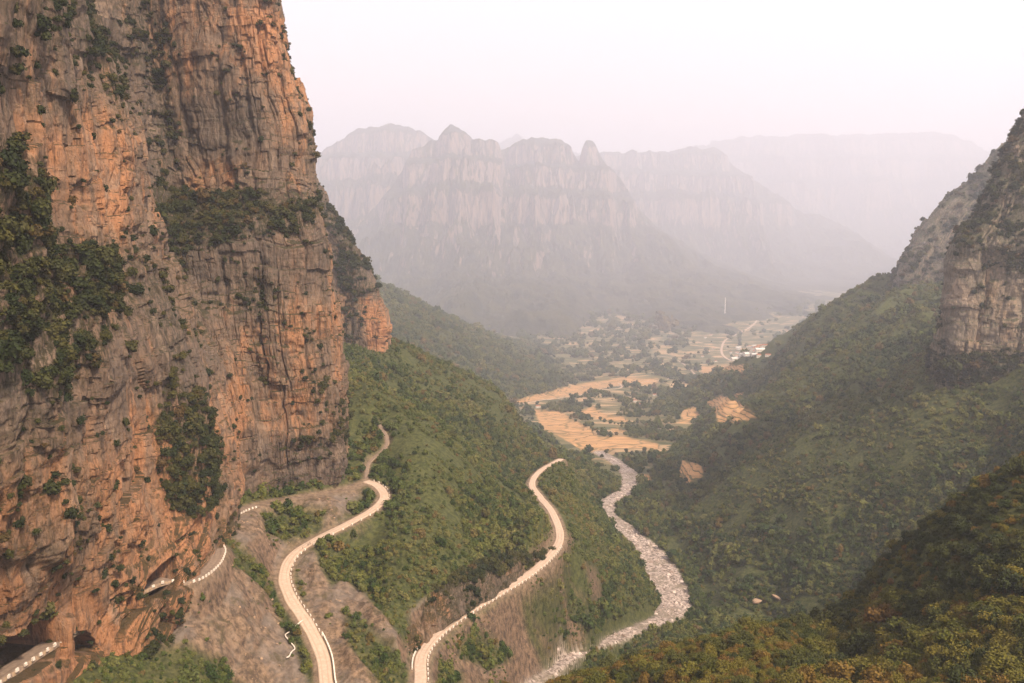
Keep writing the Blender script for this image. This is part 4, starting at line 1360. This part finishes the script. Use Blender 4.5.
wall_strip('parapet_wall', Lp, 0.35, -1.2, 1.0, WHITE, 'low pale parapet wall along the upper road where it leaves the picture', 'parapet')
pl = proj(ROAD_LOW)
i1 = int(np.argmin(np.abs(pl[1] - 668) + (pl[0] < 415) * 99))
i2 = int(np.argmin(np.abs(pl[1] - 646) + (pl[0] < 415) * 99))
Lq = ROAD_LOW[i1:i2].copy()
Lq[:, :2] += side_vec(ROAD_LOW)[i1:i2] * 4.0
if len(Lq) > 3:
    wall_strip('kerb_wall', Lq, 0.3, -1.0, 0.7, WHITE, 'short pale kerb wall on the uphill edge of the lower road', 'kerb')

def tube(name, L, r_, mat, sides=8):
    d = np.gradient(L, axis=0)
    d /= np.linalg.norm(d, axis=1, keepdims=True)
    a = np.cross(d, [0, 0, 1.0])
    a /= np.linalg.norm(a, axis=1, keepdims=True) + 1e-9
    b = np.cross(a, d)
    an = np.linspace(0, 2 * math.pi, sides, endpoint=False)
    V = L[:, None] + r_ * (np.cos(an)[None, :, None] * a[:, None] + np.sin(an)[None, :, None] * b[:, None])
    i = np.arange(len(L) * sides).reshape(len(L), sides)
    n_ = np.roll(i, -1, 1)
    f = np.stack([i[:-1], n_[:-1], n_[1:], i[1:]], -1).reshape(-1, 4)
    return make_mesh(name, V.reshape(-1, 3), f, [mat])
pp = [hit(x, y, 150, 260) for x, y in ((302,623),(294,629),(285,636),(290,642),(295,649),(291,656),(287,661))]
Lz = catmull(np.array(pp), 40)
Lz[:, 2] = np.maximum(terr_z(Lz[:, 0], Lz[:, 1]) + 1.0, Lz[:, 2] + 0.6)
tag(link('drain_pipe', tube('drain_pipe', Lz, 0.30, WHITE)), 'thin white pipe running crooked down the scree from the upper road', 'pipe')

# ---------------------------------------------------------------- people and a post on the upper road
cl_m = NT('dark_cloth')
cl_m.color(cl_m.mix(cl_m.noise((6, 6, 6), 3), (0.03, 0.025, 0.03), (0.07, 0.05, 0.05)))
sk_m = NT('skin')
sk_m.color((0.42, 0.26, 0.19))
hr_m = NT('hair')
hr_m.color((0.02, 0.016, 0.013))
def skinned(name, verts, edges, radii, root, mat):
    me = bpy.data.meshes.new(name)
    me.from_pydata(verts, edges, [])
    o = link(name, me)
    md = o.modifiers.new('skin', 'SKIN')
    for k_, r_ in enumerate(radii):
        me.skin_vertices[0].data[k_].radius = (r_, r_)
        me.skin_vertices[0].data[k_].use_root = k_ == root
    sb = o.modifiers.new('sub', 'SUBSURF')
    sb.levels = sb.render_levels = 1
    dg = bpy.context.evaluated_depsgraph_get()
    m2 = bpy.data.meshes.new_from_object(o.evaluated_get(dg))
    m2.name = name
    bpy.data.objects.remove(o)
    m2.materials.clear()
    m2.materials.append(mat)
    return m2
body_v = [(0,0,0.95),(0,0,1.15),(0,0,1.38),(0,0,1.50),(0,-0.01,1.60),(0,-0.01,1.72),
          (0.10,0,0.90),(0.12,-0.02,0.50),(0.13,0.02,0.08),(0.14,-0.14,0.03),(-0.10,0,0.90),(-0.12,0.02,0.50),(-0.13,0.05,0.08),(-0.14,-0.11,0.03),
          (0.19,0,1.40),(0.25,0.02,1.12),(0.25,-0.06,0.86),(0.25,-0.09,0.76),(-0.19,0,1.40),(-0.26,0.02,1.12),(-0.25,-0.08,0.87),(-0.25,-0.11,0.77)]
body_e = [(0,1),(1,2),(2,3),(3,4),(4,5),(0,6),(6,7),(7,8),(8,9),(0,10),(10,11),(11,12),(12,13),(2,14),(14,15),(15,16),(16,17),(2,18),(18,19),(19,20),(20,21)]
body_r = [.15,.14,.16,.06,.085,.085,.09,.065,.045,.04,.09,.065,.045,.04,.07,.05,.038,.035,.07,.05,.038,.035]
BODY = skinned('person', body_v, body_e, body_r, 0, cl_m.m)
BODY.materials.append(sk_m.m)
zc = np.array([p_.center[2] for p_ in BODY.polygons])
xc = np.array([abs(p_.center[0]) for p_ in BODY.polygons])
BODY.polygons.foreach_set('material_index', (((zc > 1.50) | ((xc > 0.2) & (zc < 0.84) & (zc > 0.6)))).astype(np.int32))
hv_, hf_ = ico(2)
hv_ = hv_ * np.array([0.105, 0.115, 0.11]) + np.array([0, 0.02, 1.73])
selh = (hv_[hf_].mean(1)[:, 2] > 1.70) | (hv_[hf_].mean(1)[:, 1] > 0.05)
HAIR = make_mesh('hair', hv_, hf_[selh], [hr_m.m])
for px, py, sz, rot_, lab in ((308.6, 549.8, 1.0, 0.4, 'person in dark clothes standing by the upper road, left one of a close pair'),
                              (311.6, 548.6, 0.97, -0.7, 'person in dark clothes standing by the upper road, right one of a close pair'),
                              (304.3, 555.0, 0.9, 2.2, 'person in dark clothes on the upper road, a few steps below a standing pair')):
    k_ = int(np.argmin((pu[0] - px) ** 2 + (pu[1] - py) ** 2))
    o = link('person', BODY)
    o.location = ROAD_UP[k_] + np.array([side_vec(ROAD_UP)[k_][0] * 2.0, side_vec(ROAD_UP)[k_][1] * 2.0, 0.05])
    o.rotation_euler = (0, 0, rot_)
    o.scale = (sz, sz, sz)
    tag(o, lab, 'person')
    h_ = link('hair', HAIR, o)
pm = NT('dark_timber')
pm.color((0.05, 0.035, 0.03))
k_ = int(np.argmin((pu[0] - 337.5) ** 2 + (pu[1] - 531) ** 2))
base = ROAD_UP[k_] + np.array([side_vec(ROAD_UP)[k_][0] * 3.6, side_vec(ROAD_UP)[k_][1] * 3.6, -0.4])
tag(link('roadside_post', tube('roadside_post', np.array([base, base + (0, 0, 1.2), base + (0, 0, 2.4), base + (0, 0, 3.2)]), 0.14, pm.m)), 'dark upright post at the outer edge of the upper road', 'post')

# ---------------------------------------------------------------- valley: trees, houses, chimney
def tree_mesh(seed):
    r = np.random.default_rng(seed)
    rings, f = [], []
    path = np.array([(0, 0, -0.5), (0.03, 0, 1.2), (0.0, 0.05, 2.6), (0.08, 0.02, 4.2)])
    return tube('trunk', catmull(path, 8), 0.22, BARK, 7)
crowns = [crown_mesh('crown', 700 + i, 320, 0.13, LEAF_TREE, scale=(2.9, 2.9, 3.4), lobes=8) for i in range(3)]
trunk = tree_mesh(1)
def tree(p, s_, lab, grp):
    t_ = bpy.data.objects.new('tree', None)
    SC.collection.objects.link(t_)
    t_.location = p
    t_.scale = (s_, s_, s_ * rng.uniform(0.9, 1.2))
    t_.rotation_euler = (0, 0, rng.uniform(0, 6.28))
    tag(t_, lab, 'tree', grp)
    link('trunk', trunk, t_)
    c_ = link('crown', crowns[int(rng.integers(0, 3))], t_)
    c_.location = (0, 0, 2.2)
nt = 0
for poly, num, lab, grp in (
    ([(555,455),(580,450),(610,452),(655,452),(660,458),(625,460),(590,462),(565,468)], 46, 'round dark tree in the belt between the ochre fields and the river', 'trees below the ochre fields'),
    ([(562,400),(575,398),(585,410),(575,415),(566,408)], 14, 'dark tree in the clump beside the stepped ochre fields', 'trees beside the stepped fields'),
    ([(515,412),(532,412),(538,428),(520,430)], 14, 'dark tree between the green ridge and the ochre fields', 'trees at the foot of the green ridge'),
    ([(604,400),(660,398),(670,420),(640,428),(630,418)], 34, 'dark tree among the pale stones and plots on the valley floor', 'trees on the valley floor'),
    ([(690,422),(702,416),(712,424),(700,430)], 10, 'dark tree between two blocks of stepped ochre terraces', 'trees between the terraces')):
    a = np.array(poly, float)
    got = 0
    for _ in range(num * 20):
        x, y = rng.uniform(a[:, 0].min(), a[:, 0].max()), rng.uniform(a[:, 1].min(), a[:, 1].max())
        if poly_mask(np.array([x]), np.array([y]), poly, 0.3)[0] < 0.5:
            continue
        p = hit(x, y, 560, 1300)
        if p is None or HID[int((math.log(p[1]) - ly0) / (ly1 - ly0) * (NR - 1)), int((p[0] / p[1] - s_ax[0]) / (s_ax[-1] - s_ax[0]) * (NC - 1))] > 2:
            continue
        tree(p + (0, 0, -0.2), rng.uniform(0.9, 1.7) * (1.0 + 0.25 * (p[1] > 1500)), lab, grp)
        got += 1
        if got >= num:
            break
    nt += got
print('trees', nt)

def mat_flat(name, c, n=0.15):
    t = NT(name)
    q = t.noise((0.4, 0.4, 0.4), 4, 0.6)
    t.color(t.mix(q, tuple(x * (1 - n) for x in c), tuple(min(0.85, x * (1 + n)) for x in c)))
    return t.m
WALLM = mat_flat('lime_render', (0.74, 0.68, 0.62))
ROOFR = mat_flat('clay_roof', (0.36, 0.16, 0.10))
ROOFG = mat_flat('grey_roof', (0.26, 0.23, 0.22))
ROOFW = mat_flat('pale_roof', (0.72, 0.68, 0.64))
PANE = mat_flat('dark_window', (0.05, 0.05, 0.06))
def box_arrays(x0, x1, y0, y1, z0, z1):
    v = [(x, y, z) for z in (z0, z1) for y in (y0, y1) for x in (x0, x1)]
    f = [(0,2,3,1),(4,5,7,6),(0,1,5,4),(2,6,7,3),(0,4,6,2),(1,3,7,5)]
    return v, f
def simple(name, v, f, m):
    me = bpy.data.meshes.new(name)
    me.from_pydata(v, [], f)
    me.materials.append(m)
    return me
def house_meshes(L, W, H, roofm):
    v, f = box_arrays(-L/2, L/2, -W/2, W/2, -1.5, H)
    wall = simple('wall', v, f, WALLM)
    e, rh = 0.6, W * 0.28
    rv = [(-L/2-e,-W/2-e,H-0.1),(L/2+e,-W/2-e,H-0.1),(L/2+e,W/2+e,H-0.1),(-L/2-e,W/2+e,H-0.1),(-L/2-e,0,H+rh),(L/2+e,0,H+rh)]
    roof = simple('roof', rv, [(0,1,5,4),(2,3,4,5),(1,2,5),(3,0,4),(3,2,1,0)], roofm)
    wins = []
    nw = max(2, int(L / 4))
    for k in range(nw):
        x = -L/2 + (k + 0.5) * L / nw
        v, f = box_arrays(x-0.7, x+0.7, -W/2-0.06, -W/2+0.1, H*0.35, H*0.35+1.5)
        wins.append(simple('window', v, f, PANE))
    return wall, roof, wins
HT = [house_meshes(14, 8, 6, ROOFR), house_meshes(20, 9, 7, ROOFG), house_meshes(30, 12, 6, ROOFW), house_meshes(11, 8, 8, ROOFR)]
def house(px, py, k, rot_, lab, grp, y0=900, y1=2700):
    p = hit(px, py, y0, y1)
    if p is None:
        return
    h_ = bpy.data.objects.new('house', None)
    SC.collection.objects.link(h_)
    h_.location = p
    h_.rotation_euler = (0, 0, rot_)
    tag(h_, lab, 'house', grp)
    link('wall', HT[k][0], h_)
    link('roof', HT[k][1], h_)
    for w in HT[k][2]:
        link('window', w, h_)
for i in range(34):
    k = int(rng.choice([0, 1, 3, 0, 2]))
    t_ = rng.random()
    house(733 + 34 * t_ + rng.normal(0, 4), 351 + rng.uniform(-3, 8) - 3 * t_, k, rng.normal(0.1, 0.15),
          ['small white house with a red roof in the hazy village', 'long white house with a grey roof in the hazy village', 'large pale shed with a white roof in the hazy village', 'tall narrow white house with a red roof in the hazy village'][k],
          ['red-roofed village houses', 'grey-roofed village houses', 'pale village sheds', 'narrow village houses'][k])
for px, py in ((709,352),(714,349),(703,357),(716,362),(711,335),(718,331),(706,338)):
    house(px, py, 0, rng.normal(0, 0.3), 'small red-roofed house west of the pale valley road', 'houses west of the valley road')
for px, py in ((800,306),(808,304),(816,307),(790,310),(783,314),(776,311)):
    house(px, py, 2, rng.normal(0, 0.2), 'pale shed in the far hazy plain past the village', 'sheds on the far plain', 1500, 3200)
for px, py in ((538,408),(635,402),(646,399),(655,396),(642,406)):
    house(px, py, 0, rng.normal(0, 0.4), 'small red-roofed house alone among the plots of the valley floor', 'lone houses of the valley floor', 700, 1500)
p = hit(724, 319, 1300, 3000)
if p is not None:
    zs = np.array([0, 12, 40, 70, 76])
    rr_ = np.array([4.6, 4.3, 3.6, 3.0, 3.2])
    an = np.linspace(0, 2 * math.pi, 16, endpoint=False)
    V = np.stack([np.stack([r_ * np.cos(an), r_ * np.sin(an), np.full(16, z_)], -1) for r_, z_ in zip(rr_, zs)])
    sc_ = (22 / F * p[1]) / 76
    i = np.arange(80).reshape(5, 16)
    q = np.roll(i, -1, 1)
    me = make_mesh('chimney', V.reshape(-1, 3) * np.array([1, 1, sc_]), np.stack([i[:-1], q[:-1], q[1:], i[1:]], -1).reshape(-1, 4), [mat_flat('pale_concrete_stack', (0.72, 0.66, 0.62))])
    o = link('chimney', me)
    o.location = p - (0, 0, 1)
    tag(o, 'tall slender pale chimney rising from the hazy valley floor', 'chimney')


# ---------------------------------------------------------------- the hazy air
hz = bpy.data.materials.new('haze')
hz.use_nodes = True
ht = hz.node_tree
ht.nodes.clear()
ho = ht.nodes.new('ShaderNodeOutputMaterial')
hv = ht.nodes.new('ShaderNodeVolumePrincipled')
hv.inputs['Color'].default_value = HAZE_COL
hv.inputs['Density'].default_value = HAZE
hv.inputs['Anisotropy'].default_value = 0.2
ht.links.new(hv.outputs[0], ho.inputs['Volume'])
X0, X1, Y0, Y1, Z0, Z1 = -20000, 20000, -300, 27000, -502, 3150
hb = make_mesh('haze', [(X0,Y0,Z0),(X1,Y0,Z0),(X1,Y1,Z0),(X0,Y1,Z0),(X0,Y0,Z1),(X1,Y0,Z1),(X1,Y1,Z1),(X0,Y1,Z1)],
               [(3,2,1,0),(4,5,6,7),(0,1,5,4),(1,2,6,5),(2,3,7,6),(3,0,4,7)], [hz], smooth=False)
hbo = link('haze', hb)
hbo['kind'] = 'stuff'
